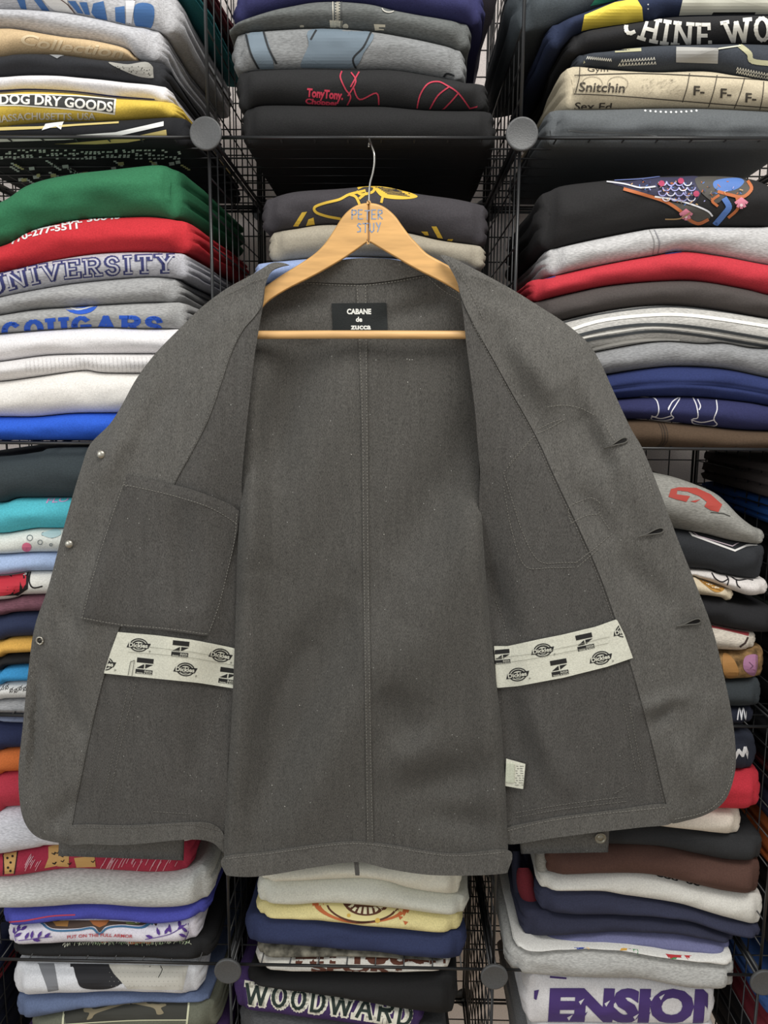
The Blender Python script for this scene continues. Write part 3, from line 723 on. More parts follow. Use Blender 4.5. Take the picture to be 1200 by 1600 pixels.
def sheet(name, outline, yfn, m, parent, lift=0, step=8, thick=.0013, smooth=True, puff=0.0):
    pts = [Vector((a, b, 0)) for a, b in outline]
    if smooth: pts = smoothcurve(pts, 6, True)
    pts = resample(pts+[pts[0]], step*.7)
    if (pts[-1]-pts[0]).length < step*.5: pts.pop()
    ring = [(p.x, p.y) for p in pts]
    xs = [p[0] for p in ring]; ys = [p[1] for p in ring]
    inner = []
    y = min(ys)+step*.5; r = 0
    while y < max(ys):
        x = min(xs)+step*(.25 if r % 2 else .75)
        while x < max(xs):
            if inside(x, y, ring) and pld(x, y, ring[::2]+[ring[0]]) > step*.5: inner.append((x, y))
            x += step
        y += step*.866; r += 1
    allp = [Vector(p) for p in ring]+[Vector(p) for p in inner]
    res = delaunay_2d_cdt(allp, [], [list(range(len(ring)))], 1, 1e-5)
    vs = []
    for v in res[0]:
        l = lift
        if puff:
            l += puff*sstep(0, 14, pld(v.x, v.y, ring[::2]+[ring[0]]))
        vs.append(P(v.x, v.y, yfn(v.x, v.y)-l)-JC.location)
    bm = bmesh.new(); bv = [bm.verts.new(v) for v in vs]
    for f in res[2]:
        try: bm.faces.new([bv[i] for i in f])
        except ValueError: pass
    bmesh.ops.delete(bm, geom=[v for v in bm.verts if not v.link_faces], context='VERTS')
    for f in bm.faces: f.normal_update()
    for f in bm.faces:
        if f.normal.y > 0: f.normal_flip()
    me = bpy.data.meshes.new(name); bm.to_mesh(me); bm.free()
    me.polygons.foreach_set('use_smooth', [True]*len(me.polygons))
    o = link(name, me, m, parent)
    if thick:
        md = o.modifiers.new('thickness', 'SOLIDIFY'); md.thickness = thick; md.offset = -1; md.use_even_offset = False
        es = o.modifiers.new('crisp_edge', 'EDGE_SPLIT'); es.split_angle = math.radians(50)
    return o
JC = empty('work_jacket', P(575, 1362, D-.03))
tag(JC, 'grey chambray work jacket hung wide open on the wooden hanger, inside showing', 'jacket')
cin = mat('chambray', '4a4845', rough=.95)
cfac = mat('chambray', '575551', rough=.95)
cback = mat('chambray', '4c4a46', rough=.92)
crev = lambda pl: list(reversed(pl))
back_out = [(430, 445), (470, 430), (517, 433), (566, 435), (612, 430), (660, 427), (706, 442), (735, 500)] \
  + [(interp(OPR, y)+(8 if y < 700 else 0), y) for y in range(540, 1320, 60)] + [(794, 1335), (793, 1360), (786, 1364), (740, 1367), (670, 1366), (608, 1357), (558, 1346), (493, 1354), (409, 1368), (362, 1368), (352, 1362), (350, 1335)] \
  + [(interp(OPL, y)-(8 if y < 700 else 0), y) for y in range(1290, 500, -60)] + [(398, 490)]
sheet('back_panel', back_out, yB, cback, JC, step=8)
sheet('back_hem', [(350, 1339), (417, 1331), (512, 1318), (560, 1315), (608, 1320), (704, 1334), (794, 1328), (794, 1360), (786, 1365), (740, 1368), (670, 1367), (608, 1358), (558, 1347), (493, 1355), (409, 1369), (362, 1369), (351, 1363)], yB, cfac, JC, lift=.0016, step=6, thick=.001)
sheet('collar', [(440, 446), (462, 433), (478, 424), (500, 414), (528, 408), (570, 404), (618, 407), (652, 418), (676, 430), (700, 446), (690, 440), (668, 430), (640, 433), (612, 438), (566, 443), (517, 442), (482, 441), (462, 447)], lambda x, y: D-.021-.0003*max(0, 445-y), cfac, JC, lift=.004, step=5, thick=.003)
# fronts: lining side of the shell, then the lighter facing on top of it
left_out = SILL+[(125, 1318), (200, 1319), (290, 1311), (330, 1315), (352, 1335)] + [(interp(OPL, y)+(4 if y > 760 else 0), y) for y in range(1300, 480, -50)] + [(412, 470), (415, 445), (424, 424), (440, 416)]
right_out = SILR+[(1000, 1292), (930, 1300), (860, 1309), (793, 1318)] + [(interp(OPR, y)-(4 if y > 760 else 0), y) for y in range(1290, 470, -50)] + [(719, 462), (712, 432), (700, 414)]
sheet('front_panel', left_out, yL, cin, JC)
sheet('front_panel', right_out, yR, cin, JC)
fl = SILL+[(108, 1318), (112, 1290), (125, 1222), (140, 1150), (160, 1065), (185, 985), (215, 900), (245, 820), (272, 757), (300, 706), (325, 656), (345, 600), (360, 555), (378, 518), (398, 494), (409, 476), (413, 450), (424, 424), (440, 416)]
sheet('facing', fl, yL, cfac, JC, lift=.0017, thick=.001)
fr = SILR+[(1045, 1270), (1034, 1225), (1020, 1165), (992, 1060), (962, 968), (937, 898), (905, 826), (870, 752), (838, 682), (800, 614), (770, 560), (742, 510), (722, 468), (714, 440), (700, 414)]
sheet('facing', fr, yR, cfac, JC, lift=.0017, thick=.001)
sheet('front_hem', [(110, 1290), (200, 1290), (290, 1285), (325, 1286), (345, 1297), (352, 1315), (352, 1334), (330, 1316), (290, 1312), (200, 1320), (140, 1319), (104, 1318)], yL, cfac, JC, lift=.0021, step=6, thick=.001)
sheet('front_hem', [(791, 1295), (840, 1283), (880, 1276), (960, 1266), (1043, 1257), (1050, 1286), (1000, 1293), (930, 1301), (860, 1310), (793, 1319)], yR, cfac, JC, lift=.0021, step=6, thick=.001)
sheet('inner_pocket', [(198, 742), (240, 750), (290, 762), (332, 776), (360, 788), (374, 799), (371, 830), (364, 860), (352, 905), (340, 950), (325, 994), (260, 985), (190, 979), (126, 968), (142, 905), (158, 850), (176, 800), (191, 762)], yL, cin, JC, lift=.0042, step=7, smooth=False, puff=.002)
# sleeves hang behind the fronts
def sleeve(path, wds, name='sleeve'):
    vs, fs = [], []; seg = 22; pts = smoothcurve([Vector((a, b, c)) for a, b, c in path], 6); n = len(pts)
    for i, p in enumerate(pts):
        t = (pts[min(i+1, n-1)]-pts[max(i-1, 0)]); t = Vector((t.x, t.y, 0)).normalized(); nx = Vector((-t.y, t.x, 0))
        wd = np.interp(i/(n-1), np.linspace(0, 1, len(wds)), wds)
        for k in range(seg):
            a = 2*PI*k/seg; q = p+nx*wd/2*math.cos(a)
            yy = D-.022 - .0085*math.sin(a) + .002*noise.noise(Vector((q.x*.03, q.y*.03, 2)))
            vs.append(P(q.x, q.y, yy)-JC.location)
    for i in range(n-1):
        for k in range(seg):
            k2 = (k+1) % seg; fs.append((i*seg+k, i*seg+k2, (i+1)*seg+k2, (i+1)*seg+k))
    fs.append(tuple(range(seg))); fs.append(tuple((n-1)*seg+k for k in reversed(range(seg))))
    return mesh(name, vs, fs, cfac, JC)
sl = sleeve([(330, 560, 0), (260, 760, 0), (212, 1000, 0), (195, 1200, 0), (189, 1341, 0)], [150, 170, 180, 195, 196])
sr = sleeve([(800, 560, 0), (850, 760, 0), (880, 1000, 0), (880, 1200, 0), (882, 1333, 0)], [130, 150, 160, 150, 136])
# fastenings
pewter = mat('metal', 'b0aca0', metal=.9, rough=.35)
dark = mat('metal_dark', '3b3a37', metal=.8, rough=.4)
def face_at(px, py, yfn, lift):
    y = yfn(px, py)-lift; p = P(px, py, y)-JC.location
    m = RX.copy(); m.translation = p; return m
for px, py in ((158, 710), (108, 850)):
    lathe('snap_button', [(.0015, -.002), (.0045, -.002), (.0052, -.0005), (.0049, .001), (.0038, .0023), (.002, .0029), (.0006, .0031)], pewter, face_at(px, py, yL, .0045), JC, 20)
vs, fs = [], []
c = P(62, 1001, yL(62, 1001)-.0035)-JC.location
o = tube('eyelet', [c+Vector((.0038*math.cos(a), 0, .0044*math.sin(a))) for a in [2*PI*k/20 for k in range(21)]], .0011, pewter, JC)
lathe('snap_button', [(.001, -.001), (.0025, -.001), (.0027, .0008), (.0015, .0016), (.0004, .0017)], dark, face_at(63, 1001, yL, .003), JC, 14)
# cuff button
m = RX.copy(); m.translation = P(938, 1309, D-.034)-JC.location
bt = lathe('cuff_button', [(.001, -.0015), (.0066, -.0015), (.0074, 0), (.0073, .0016), (.0066, .0022), (.0056, .0018), (.005, .0008), (.0038, .0008), (.0034, .0016), (.001, .0018)], mat('metal', '8b8778', metal=.7, rough=.4), m, JC, 26)
# buttonholes: a raised worked slit
thr = mat('thread', '55534e', rough=.9); hole = mat('thread', '161514', rough=1)
for (px, py, a, L) in ((963, 692, -16, 34), (1018, 832, -10, 36), (1077, 973, -7, 34)):
    ca, sa = math.cos(math.radians(a)), math.sin(math.radians(a))
    def q(u, v, l=.0046): 
        x, y = px+ca*u-sa*v, py+sa*u+ca*v; return P(x, y, yR(x, y)-l)-JC.location
    top_ = [q(-L/2-4, 3, .004), q(-L/4, 1.5), q(0, -1.5), q(L/4, -4), q(L/2-2, -4.5), q(L/2+2, 0), q(L/2-2, 3), q(L/4, 3.6), q(0, 3), q(-L/4, 3), q(-L/2-4, 3, .004)]
    bh = tube('buttonhole', smoothcurve(top_, 4), .0008, thr, JC, 6)
    sheet('slit', [(px+ca*u-sa*v, py+sa*u+ca*v) for u, v in ((-L*.28, 2.2), (0, -.6), (L*.25, -3), (L*.45, -3), (L*.5, 0), (L*.25, 2.8), (0, 2.4))], yR, hole, JC, lift=.0036, step=3, thick=0).parent = bh
# stitching: rows of short thread dashes
def stitch(rows, yfn, h='7c7972', lift=.0034, parent=None, dash=3.4, gap=1.5, r=.0003, name='stitching'):
    vs, fs = [], []
    for row in rows:
        pl = smoothcurve([Vector((a, b, 0)) for a, b in row], 6)
        pl = resample(pl, (dash+gap)/3)
        for i in range(0, len(pl)-2, 3):
            a, b = pl[i], pl[i+2]
            tube_data([P(a.x, a.y, yfn(a.x, a.y)-lift)-JC.location, P(b.x, b.y, yfn(b.x, b.y)-lift)-JC.location], r, 4, vs, fs)
    return mesh(name, vs, fs, mat('thread', h, rough=.8), parent or JC)
cx = lambda y: 567+ (y-530)*.008
# centre back seam: a raised felled strip with two rows
sheet('centre_seam', [(556, 446), (573, 446), (575, 640), (577, 900), (581, 1180), (584, 1318), (573, 1318), (571, 1180), (567, 900), (564, 640)], yB, cback, JC, lift=.0016, step=6, thick=.0014, smooth=False)
stitch([[(558, 447), (566, 640), (569, 900), (573, 1180), (575, 1316)], [(571, 447), (573, 640), (575, 900), (579, 1180), (582, 1316)]], yB, '8f8c84', lift=.0021)
stitch([[(352, 1342), (417, 1334), (512, 1321), (560, 1318), (608, 1323), (704, 1337), (792, 1331)]], yB, '8f8c84', lift=.0026)
stitch([[(440, 447), (482, 443), (517, 445), (566, 446), (612, 441), (668, 431)]], yB, '8f8c84', lift=.003)
stitch([[(668, 432), (690, 452), (720, 470)], [(676, 430), (698, 447), (722, 462)]], yB, '8f8c84', lift=.003)
sheet('centre_loop', [(553, 1346), (560, 1346), (562, 1368), (555, 1368)], lambda x, y: D-.03, cin, JC, step=3, smooth=False, thick=.002)
# left pocket and seams
stitch([[(193, 757), (240, 767), (290, 780), (332, 795), (370, 818)], [(196, 748), (180, 792), (160, 852), (143, 908), (128, 966)], [(126, 965), (190, 976), (260, 982), (325, 991)], [(370, 803), (366, 845), (356, 890), (342, 945), (326, 990)]], yL, '8f8c84', lift=.0068)
stitch([[(203, 1066), (185, 1140), (163, 1245)], [(212, 1068), (194, 1140), (171, 1245)], [(345, 1085), (318, 1180)], [(240, 1268), (300, 1272)]], yL, '7c7972', lift=.0008)
stitch([[(374, 520), (356, 558), (341, 602), (321, 658), (297, 707), (269, 757)], [(181, 988), (137, 1150), (109, 1288)], [(112, 1293), (200, 1293), (290, 1288), (345, 1298)], [(106, 1300), (104, 1316)]], yL, '75726c', lift=.0029)
stitch([[(398, 438), (372, 452), (350, 462)], [(420, 432), (392, 442)]], yL, '75726c', lift=.0029)
# right: pockets stitched through from the other side
stitch([[(738, 505), (766, 558), (796, 612), (834, 680), (866, 752), (901, 826), (933, 898), (958, 968)], [(1016, 1165), (1041, 1270)]], yR, '75726c', lift=.0008)
stitch([[(835, 681), (812, 708), (790, 735)], [(829, 686), (793, 728)], [(790, 735), (788, 742), (803, 790), (820, 840), (843, 877), (880, 879), (900, 879)], [(787, 760), (800, 830), (820, 884), (860, 887), (900, 886)]], yR, '827f77', lift=.0008)
stitch([[(840, 677), (860, 668), (882, 655)], [(842, 670), (860, 661), (878, 654)], [(900, 879), (930, 856), (957, 833)], [(902, 886), (935, 858)], [(855, 636), (880, 633), (905, 637), (928, 648)],
        [(895, 788), (920, 778), (930, 780), (938, 786)], [(890, 790), (888, 800), (893, 817)], [(893, 817), (915, 806), (937, 803)], [(937, 785), (937, 803), (955, 830)], [(948, 655), (950, 672), (962, 690)], [(1005, 725), (1022, 778)]], yR, '827f77', lift=.0029)
stitch([[(974, 1100), (985, 1160), (994, 1208)], [(983, 1098), (994, 1160), (1004, 1210)], [(806, 1270), (880, 1257), (975, 1245)], [(806, 1277), (880, 1264), (980, 1252)], [(960, 1240), (990, 1222)]], yR, '7c7972', lift=.0008)
stitch([[(793, 1298), (880, 1279), (1042, 1261)]], yR, '8f8c84', lift=.0032)
stitch([[(1054, 1280), (1100, 1269), (1128, 1247), (1143, 1215), (1145, 1180)]], yR, '8f8c84', lift=.0029)
stitch([[(775, 940), (788, 975), (793, 1008)]], yR, '827f77', lift=.0012)
stitch([[(738, 430), (760, 437), (780, 448)], [(700, 405), (722, 432), (742, 470), (756, 500)]], yR, '75726c', lift=.0029)
# printed binding tape
white = mat('knit', 'd2d2c2', rough=.8)
tl = sheet('pocket_binding', [(184, 988), (242, 993), (300, 1000), (342, 1008), (369, 1014), (367, 1076), (310, 1067), (250, 1061), (190, 1055), (162, 1052), (173, 1018)], yL, white, JC, lift=.0046, step=5, smooth=False)
tr = sheet('pocket_binding', [(772, 1010), (792, 1010), (820, 1004), (880, 992), (930, 980), (964, 968), (976, 992), (989, 1028), (948, 1042), (880, 1059), (810, 1072), (776, 1075)], yR, white, JC, lift=.0046, step=5, smooth=False)
tl['label'] = 'white printed tape on the left inside pocket'; tr['label'] = 'white printed tape on the right inside pocket'
BK = '232323'; WH = 'd2d2c2'
def emblem(pr, cx, cy, a, s=1.0):
    ca, sa = math.cos(math.radians(a)), math.sin(math.radians(a))
    R = lambda pts: [(cx+ca*x*s-sa*y*s, cy+sa*x*s+ca*y*s) for x, y in pts]
    pr.line(R(arc(0, 0, 13.5, 9.8, 0, 360, 22)), 1.7*s, BK)
    pr.line(R(arc(0, 0, 9.6, 6.6, 150, 390, 16)), 2.2*s, BK)
    pr.line(R(arc(0, 1, 8, 6, 30, 150, 8)), 1.2*s, BK)
    pr.poly(R([(-19, 5), (-16, -2.8), (18.5, -3.6), (15, 4.4), (11, 5)]), BK)
    pr.text('Dickies', R([(-15.5, 3.6), (14, 3.2)]), 6.4*s, WH, bold=.03)
    pr.dot(*R([(17.5, 8.5)])[0], 1.3*s, '8a8a80')
def zmark(pr, cx, cy, a, s=1.0):
    ca, sa = math.cos(math.radians(a)), math.sin(math.radians(a))
    R = lambda pts: [(cx+ca*x*s-sa*y*s, cy+sa*x*s+ca*y*s) for x, y in pts]
    pr.poly(R([(-13, -12.5), (13, -12.5), (13, -5), (-13, -5)]), BK)
    pr.poly(R([(-12.5, 3.8), (-1, -3.2), (-1, 3.8)]), BK); pr.poly(R([(1, -3.2), (13, -3.2), (1, 3.6)]), BK)
    pr.poly(R([(-13.5, 5.4), (13, 5.4), (13, 12.5), (-13.5, 12.5)]), BK)
    pr.text('ZUCCA', R([(0, 9.2), (12, 9.2)]), 2.6*s, WH, bold=.03)
    pr.text('TRAVAIL de ZUCCa', R([(-12, 12.2), (12, 12.2)]), 2*s, WH, bold=.02)
def tape_surf(yfn, lo, hi):
    def f(x, y, l): 
        x = max(lo(y), min(hi(y), x)); return P(x, y, yfn(x, y)-.0046-l)
    return f
lx = lambda y: 184-22*(y-988)/64+.8
p = Print(tape_surf(yL, lx, lambda y: 366.5), 4)
emblem(p, 217, 1008, 5); emblem(p, 345, 1024, 10); emblem(p, 290, 1046, 6); emblem(p, 163, 1037, 5)
zmark(p, 282, 1014, 6); zmark(p, 226, 1041, 6); zmark(p, 356, 1056, 8)
p.line([(200, 1019), (240, 1022), (300, 1028), (366, 1040)], .6, '8c8c80'); p.line([(232, 1011), (300, 1019), (340, 1026)], .6, '8c8c80')
p.line([(200, 1055), (204, 1034), (210, 1032), (206, 1056)], .9, '55554e')
p.build('printed_emblems', tl, lift0=.0004)
rx = lambda y: 964+25*(y-968)/60-1
p = Print(tape_surf(yR, lambda y: 773, rx), 4)
emblem(p, 848, 1016, -8); emblem(p, 809, 1054, -8); emblem(p, 939, 1028, -12); emblem(p, 976, 985, -14)
zmark(p, 785, 1026, -5, .9); zmark(p, 914, 1003, -12); zmark(p, 874, 1043, -10)
p.line([(773, 1029), (830, 1022), (900, 1008), (952, 995)], .6, '8c8c80'); p.line([(773, 1038), (830, 1030), (900, 1016), (950, 1005)], .6, '8c8c80')
p.build('printed_emblems', tr, lift0=.0004)
sheet('care_label', [(791, 1186), (821, 1194), (817, 1233), (789, 1228)], yR, white, JC, lift=.006, step=4, smooth=False)['label'] = 'small white care label'
cl = sheet('care_label', [(791, 1193), (804, 1194), (803, 1223), (790, 1222)], yR, mat('knit', 'c3c8b4'), JC, lift=.0075, step=4, smooth=False)
cl['label'] = 'small pale green inner care label'
p = Print(lambda x, y, l: P(x, y, yR(x, y)-.006-l), 6)
random.seed(3)
for r_ in range(9):
    for k in range(3):
        x0 = 806+random.random()*4+k*4; y = 1197+r_*3.7
        p.line([(x0-r_*.3, y), (x0+2.6-r_*.3, y+.5)], .8, '6d6d66')
p.build('printed_text', JC, lift0=.0004)
# black neck label
lab = sheet('neck_label', [(518, 474), (604, 473), (606, 516), (520, 517)], yB, mat('knit', '161a1a', rough=.7), JC, lift=.0026, step=5, smooth=False, thick=.0008)
lab['label'] = 'black woven neck label with white lettering'
p = Print(lambda x, y, l: P(x, y, yB(x, y)-.0026-l), 5)
p.text('CABANE', [(542, 490.5), (580, 490.5)], 8, 'd9d9d2', bold=.045)
p.text('de', [(556, 502.5), (566, 502.5)], 7.5, 'd9d9d2', bold=.04)
p.text('zucca', [(548, 514.5), (579.5, 514.5)], 8.6, 'd9d9d2', bold=.035)
p.build('label_lettering', lab, lift0=.0004)
# lint and thread ends on the lining
p = Print(lambda x, y, l: P(x, y, yB(x, y)-l), 6)
for x, y in ((636, 561), (640, 562), (644, 562), (637, 597), (549, 710), (468, 1102), (425, 1227), (445, 1260), (546, 1228), (600, 835)): p.dot(x, y, .9, 'a8a69e', 6)
p.build('lint', JC, lift0=.0006)

from mathutils.geometry import tessellate_polygon
# ---------------------------------------------------------------- hanger
HG = empty('clothes_hanger', P(575, 320, D-.040))
tag(HG, 'pale wooden clothes hanger with blue handwriting and a wire hook, carrying the grey jacket', 'hanger')
wood = mat('wood', 'd1a366', rough=.42, spec=.5, rot=.45); wood2 = mat('wood', 'd1a366', rough=.42, spec=.5, rot=-.45); wood3 = mat('wood', 'd3a870', rough=.45, spec=.5)
def slabwood(name, outl, m, y0, th, seam=None):
    pts = smoothcurve([Vector((a, b, 0)) for a, b in outl], 5, True) if True else outl
    pts = resample(pts+[pts[0]], 4); pts = pts[:-1]
    ring = [Vector((p.x, p.y)) for p in pts]; n = len(ring)
    cxm = sum(p.x for p in ring)/n
    # inset rings make a rounded edge
    vs, fs = [], []
    def inset(d):
        out = []
        for i in range(n):
            a, b, c = ring[i-1], ring[i], ring[(i+1) % n]; t = (c-a)
            if t.length < 1e-6: out.append(b); continue
            t.normalize(); nn = Vector((-t.y, t.x))
            q = b+nn*.8
            if not inside(q.x, q.y, [(r.x, r.y) for r in ring]): nn = -nn
            out.append(b+nn*d)
        return out
    lay = [(2.6, y0-th/2), (1.3, y0-th/2+.0009), (.3, y0-th/2+.0026), (0, y0), (.3, y0+th/2-.0026), (1.3, y0+th/2-.0009), (2.6, y0+th/2)]
    for d, yy in lay:
        for p in inset(d): vs.append(P(p.x, p.y, yy)-HG.location)
    L = len(lay)
    for i in range(L-1):
        for k in range(n):
            k2 = (k+1) % n; fs.append((i*n+k, (i+1)*n+k, (i+1)*n+k2, i*n+k2))
    for lyr in (0, L-1):
        rr = [Vector((p.x, p.y, 0)) for p in inset(lay[lyr][0])]
        for f in tessellate_polygon([rr]): fs.append(tuple(i+lyr*n for i in f))
    bm = bmesh.new(); bv = [bm.verts.new(v) for v in vs]
    for f in fs:
        try: bm.faces.new([bv[i] for i in f])
        except ValueError: pass
    bmesh.ops.recalc_face_normals(bm, faces=bm.faces[:])
    me = bpy.data.meshes.new(name); bm.to_mesh(me); bm.free()
    for pl in me.polygons: pl.use_smooth = len(pl.vertices) == 4
    return link(name, me, m, HG)
YH = D-.040
armL = slabwood('hanger_arm', [(575.6, 317), (574, 317), (562, 319), (548, 326), (535, 339), (524, 356), (508, 380), (492, 396), (472, 410), (440, 430), (417, 446), (404, 458), (393, 472), (387, 490), (386, 508), (394, 510), (402, 494), (412, 479), (424, 468), (450, 452), (497, 428), (538, 404), (574, 379), (575.6, 379)], wood, YH, .0135)
armR = slabwood('hanger_arm', [(576.4, 317), (578, 317), (590, 319), (603, 325), (617, 337), (628, 352), (640, 368), (652, 381), (667, 396), (688, 408), (706, 418), (722, 430), (738, 450), (748, 475), (752, 505), (745, 510), (738, 492), (728, 470), (717, 457), (690, 441), (650, 421), (612, 399), (578, 379), (576.4, 379)], wood2, YH, .0135)
vs, fs = tube_data([P(x, 523+.2*math.sin(x*.02), YH-.001)-HG.location for x in range(384, 757, 12)], .0048, 14)
mesh('trouser_bar', vs, fs, wood3, HG)
steel = mat('metal', 'b9b6b0', metal=1, rough=.25)
hp = [(577, 322, YH), (577, 300, YH), (578.5, 285, YH), (582.5, 270, YH), (585, 254, YH), (584.5, 240, YH), (581, 229, YH+.006), (578.5, 222.5, D-.022), (577.5, 219, D-.006), (577, 219, D+.004), (576.5, 224, D+.010), (576, 230, D+.009)]
tube('hook', [p-HG.location for p in smoothcurve([P(*q) for q in hp], 8)], .00125, steel, HG, 10)
p = Print(lambda x, y, l: P(x, y, YH-.0135/2-l), 6)
BL = '7f93b0'
def hand(strokes, ox, oy, sx, sy):
    for st in strokes: p.line([(ox+a*sx, oy+b*sy) for a, b in st], 1.7, BL)
Pp = [[(0, 1), (0, 0), (.6, .05), (.7, .3), (.5, .5), (0, .55)]]; Ee = [[(.6, 0), (0, 0), (0, 1), (.65, 1)], [(0, .5), (.5, .48)]]; Tt = [[(0, .02), (.8, 0)], [(.4, 0), (.38, 1)]]
Rr = [[(0, 1), (0, 0), (.55, .05), (.6, .35), (0, .55), (.65, 1)]]; Ss = [[(.6, .1), (.25, 0), (.05, .25), (.5, .55), (.5, .9), (.05, .95)]]; Uu = [[(0, 0), (0, .8), (.3, 1), (.6, .8), (.6, 0)]]; Yy = [[(0, 0), (.3, .45)], [(.65, 0), (.2, 1)]]
for g, x, y in ((Pp, 550, 328), (Ee, 560, 328), (Tt, 570, 329), (Ee, 581, 328), (Rr, 591, 328)): hand(g, x, y, 10, 14)
for g, x, y in ((Ss, 558, 349), (Tt, 567, 349), (Uu, 578, 349), (Yy, 588, 348)): hand(g, x, y, 10, 14)
p.build('handwriting', armL, lift0=.0003)

# ---------------------------------------------------------------- prints on the folded garments
def pr(key, step=5): return Print(ALL[key].surf, step)
def done(p, key, name='printed_graphic', **k): return p.build(name, ALL[key].o, **k)
rnd = random.Random(11)
# grey with blue and white print
p = pr('a0')
for pts in ([(24,-6),(38,-6),(42,15),(33,14)], [(50,-4),(62,-4),(78,18),(66,17)], [(106,2),(118,2),(131,22),(122,21)], [(124,4),(136,4),(141,24),(133,23)], [(146,6),(162,2),(168,32),(150,30),(143,20)], [(180,12),(195,10),(196,38),(181,34)]): p.poly(pts, '3f6ba3')
p.poly([(64,-8),(100,-8),(108,12),(118,22),(104,20),(84,16)], 'dcdad6', True); p.line([(86,-6),(106,8),(118,23)], 1.3, '54352c', True)
p.poly([(212,8),(240,10),(236,45),(212,41)], '3f6ba3', True); p.line([(214,-4),(205,12),(203,38)], 1.3, '54352c', True); p.poly([(197,2),(212,2),(206,38),(198,36)], 'd5d5d8')
done(p, 'a0')
p = pr('a2'); p.text('Collection', [(32,68),(80,78),(150,86),(192,92)], 17, 'dfc9a2', bold=.02, shear=.2); done(p, 'a2', 'raised_lettering')
p = pr('a3'); p.poly([(170,98),(200,101),(232,98),(244,120),(222,121),(196,112)], '9d9b94', True)
for k in range(40): x = 175+rnd.random()*60; p.dot(x, 104+rnd.random()*14, .8, '3a3936', 5)
p.poly([(78,86),(100,86),(90,92)], '8c8f92'); done(p, 'a3')
p = pr('a4'); p.line([(-100,149),(0,144),(40,142),(70,143),(120,146),(180,153),(240,158)], 6, '2b3480', True); done(p, 'a4', 'blue_edging')
p = pr('a5')
p.poly([(-60,148),(60,147),(120,149),(182,154),(180,180),(150,176),(90,170),(30,166),(-60,166)], 'e6e3d8'); p.poly([(-60,150),(60,149),(120,151),(179,156),(177,177),(148,173),(90,168),(30,164),(-60,164)], '3a3b3a')
p.text('F. DOG DRY GOODS', [(-20,164),(40,163),(100,167),(176,175)], 15, 'e9e6dc', bold=.03)
p.text('MASSACHUSETTS, USA', [(-8,193),(40,188),(90,188),(150,188)], 11, 'ddd8c4', bold=.02); done(p, 'a5', 'printed_banner')
p = pr('a6')
p.poly([(-60,217),(100,213),(180,207),(256,190),(256,197),(180,214),(100,219),(-60,224)], 'e2e2df'); p.poly([(-60,230),(100,225),(200,216),(260,203),(261,212),(200,223),(100,229),(-60,234)], 'c9b56b')
p.poly([(-40,200),(60,198),(120,194),(186,190),(186,193),(120,197),(60,202),(-40,206)], 'c9b56b'); p.poly([(66,204),(72,194),(100,190),(96,203),(88,198),(80,200)], 'dedede')
done(p, 'a6', 'printed_stripes')
# pixel pattern on the underside, seen through the wires of the shelf
g = ALL['a6']
def under(px, py, lift):
    z = g.zb(0) - lift; d = FV + RV*((px-600)/F) + UV*((800-py)/F); t = (z-H)/d.z
    v = EYE+d*t; return Vector((max(g.x0+.004, min(g.x1-.004, v.x)), max(g.yc+.003, min(g.yc+g.dep-.01, v.y)), z))
p = Print(under, 12)
for r_ in range(6):
    for k in range(46):
        x = -20+k*6.6+rnd.random()*2; y = 234+r_*2.6
        if (k//7+r_) % 3 and rnd.random() < .7: p.poly([(x,y),(x+4.2,y-.3),(x+4,y+2),(x-.2,y+2.2)], 'f2f2ee')
for k in range(44):
    x = rnd.random()*290; y = 249+rnd.random()*34; c = rnd.choice(['f4f4f0', 'f4f4f0', 'f0e29a'])
    s_ = 5+rnd.random()*5
    if rnd.random() < .5: p.poly([(x,y),(x+s_,y-1),(x+s_+1,y+4),(x+1,y+5)], c)
    else:
        for j in range(4): p.poly([(x+j*3.5,y+j*2.2),(x+j*3.5+4.5,y+j*2.2),(x+j*3.5+4.5,y+j*2.2+2.4),(x+j*3.5,y+j*2.2+2.4)], c)
p.build('pixel_pattern', g.o, lift0=.0012)
# green / red / university / cougars
p = pr('b1'); p.text('770-277-5511', [(18,382),(50,370),(84,362),(122,357)], 9.5, 'e8e2e2', bold=.03); p.text('LLE, GA. 30043', [(54,359),(100,351),(150,345),(188,341)], 8, 'e8e2e2', bold=.03); done(p, 'b1', 'printed_number')
p = pr('b2')
ub = [(-18,462),(30,448),(90,436),(150,430),(210,426),(274,424)]
p.slab('UNIVERSITY', ub, 25, .27, '35396e'); p.slab('UNIVERSITY', ub, 25, .10, 'b9b9c4')
done(p, 'b2', 'college_lettering')
p = pr('b4'); p.slab('COUGARS', [(2,532),(60,526),(130,521),(200,520),(256,522)], 24, .25, '2058c6')
p.poly(arc(126, 474, 27, 17, 0, 360, 20), '2058c6'); p.line([(106,478),(122,484),(146,478)], 2, 'c8cbd0', True); done(p, 'b4', 'blue_lettering')
p = pr('b6')
for k in range(40): p.line([(40+k*6.5,560-k*.1),(40+k*6.5+2,582)], .9, 'cfcccb')
done(p, 'b6', 'knitted_ribs')
p = pr('c1'); p.text('FLO', [(72,786),(108,783)], 8, 'c592c0', bold=.01, shear=.3); done(p, 'c1', 'pink_lettering')
p = pr('c2'); p.dot(42, 855, 7.5, 'dd6b8a'); 
for x, y, r in ((47,840,4.4),(63,847,3.6),(68,834,2.4),(82,838,2.4),(80,851,2)): p.line(arc(x, y, r, r, 0, 360, 12), .9, '5c6a70')
p.poly([(66,833),(90,826),(96,834),(84,840),(72,838)], 'a9c3c6', True); done(p, 'c2')
p = pr('c4')
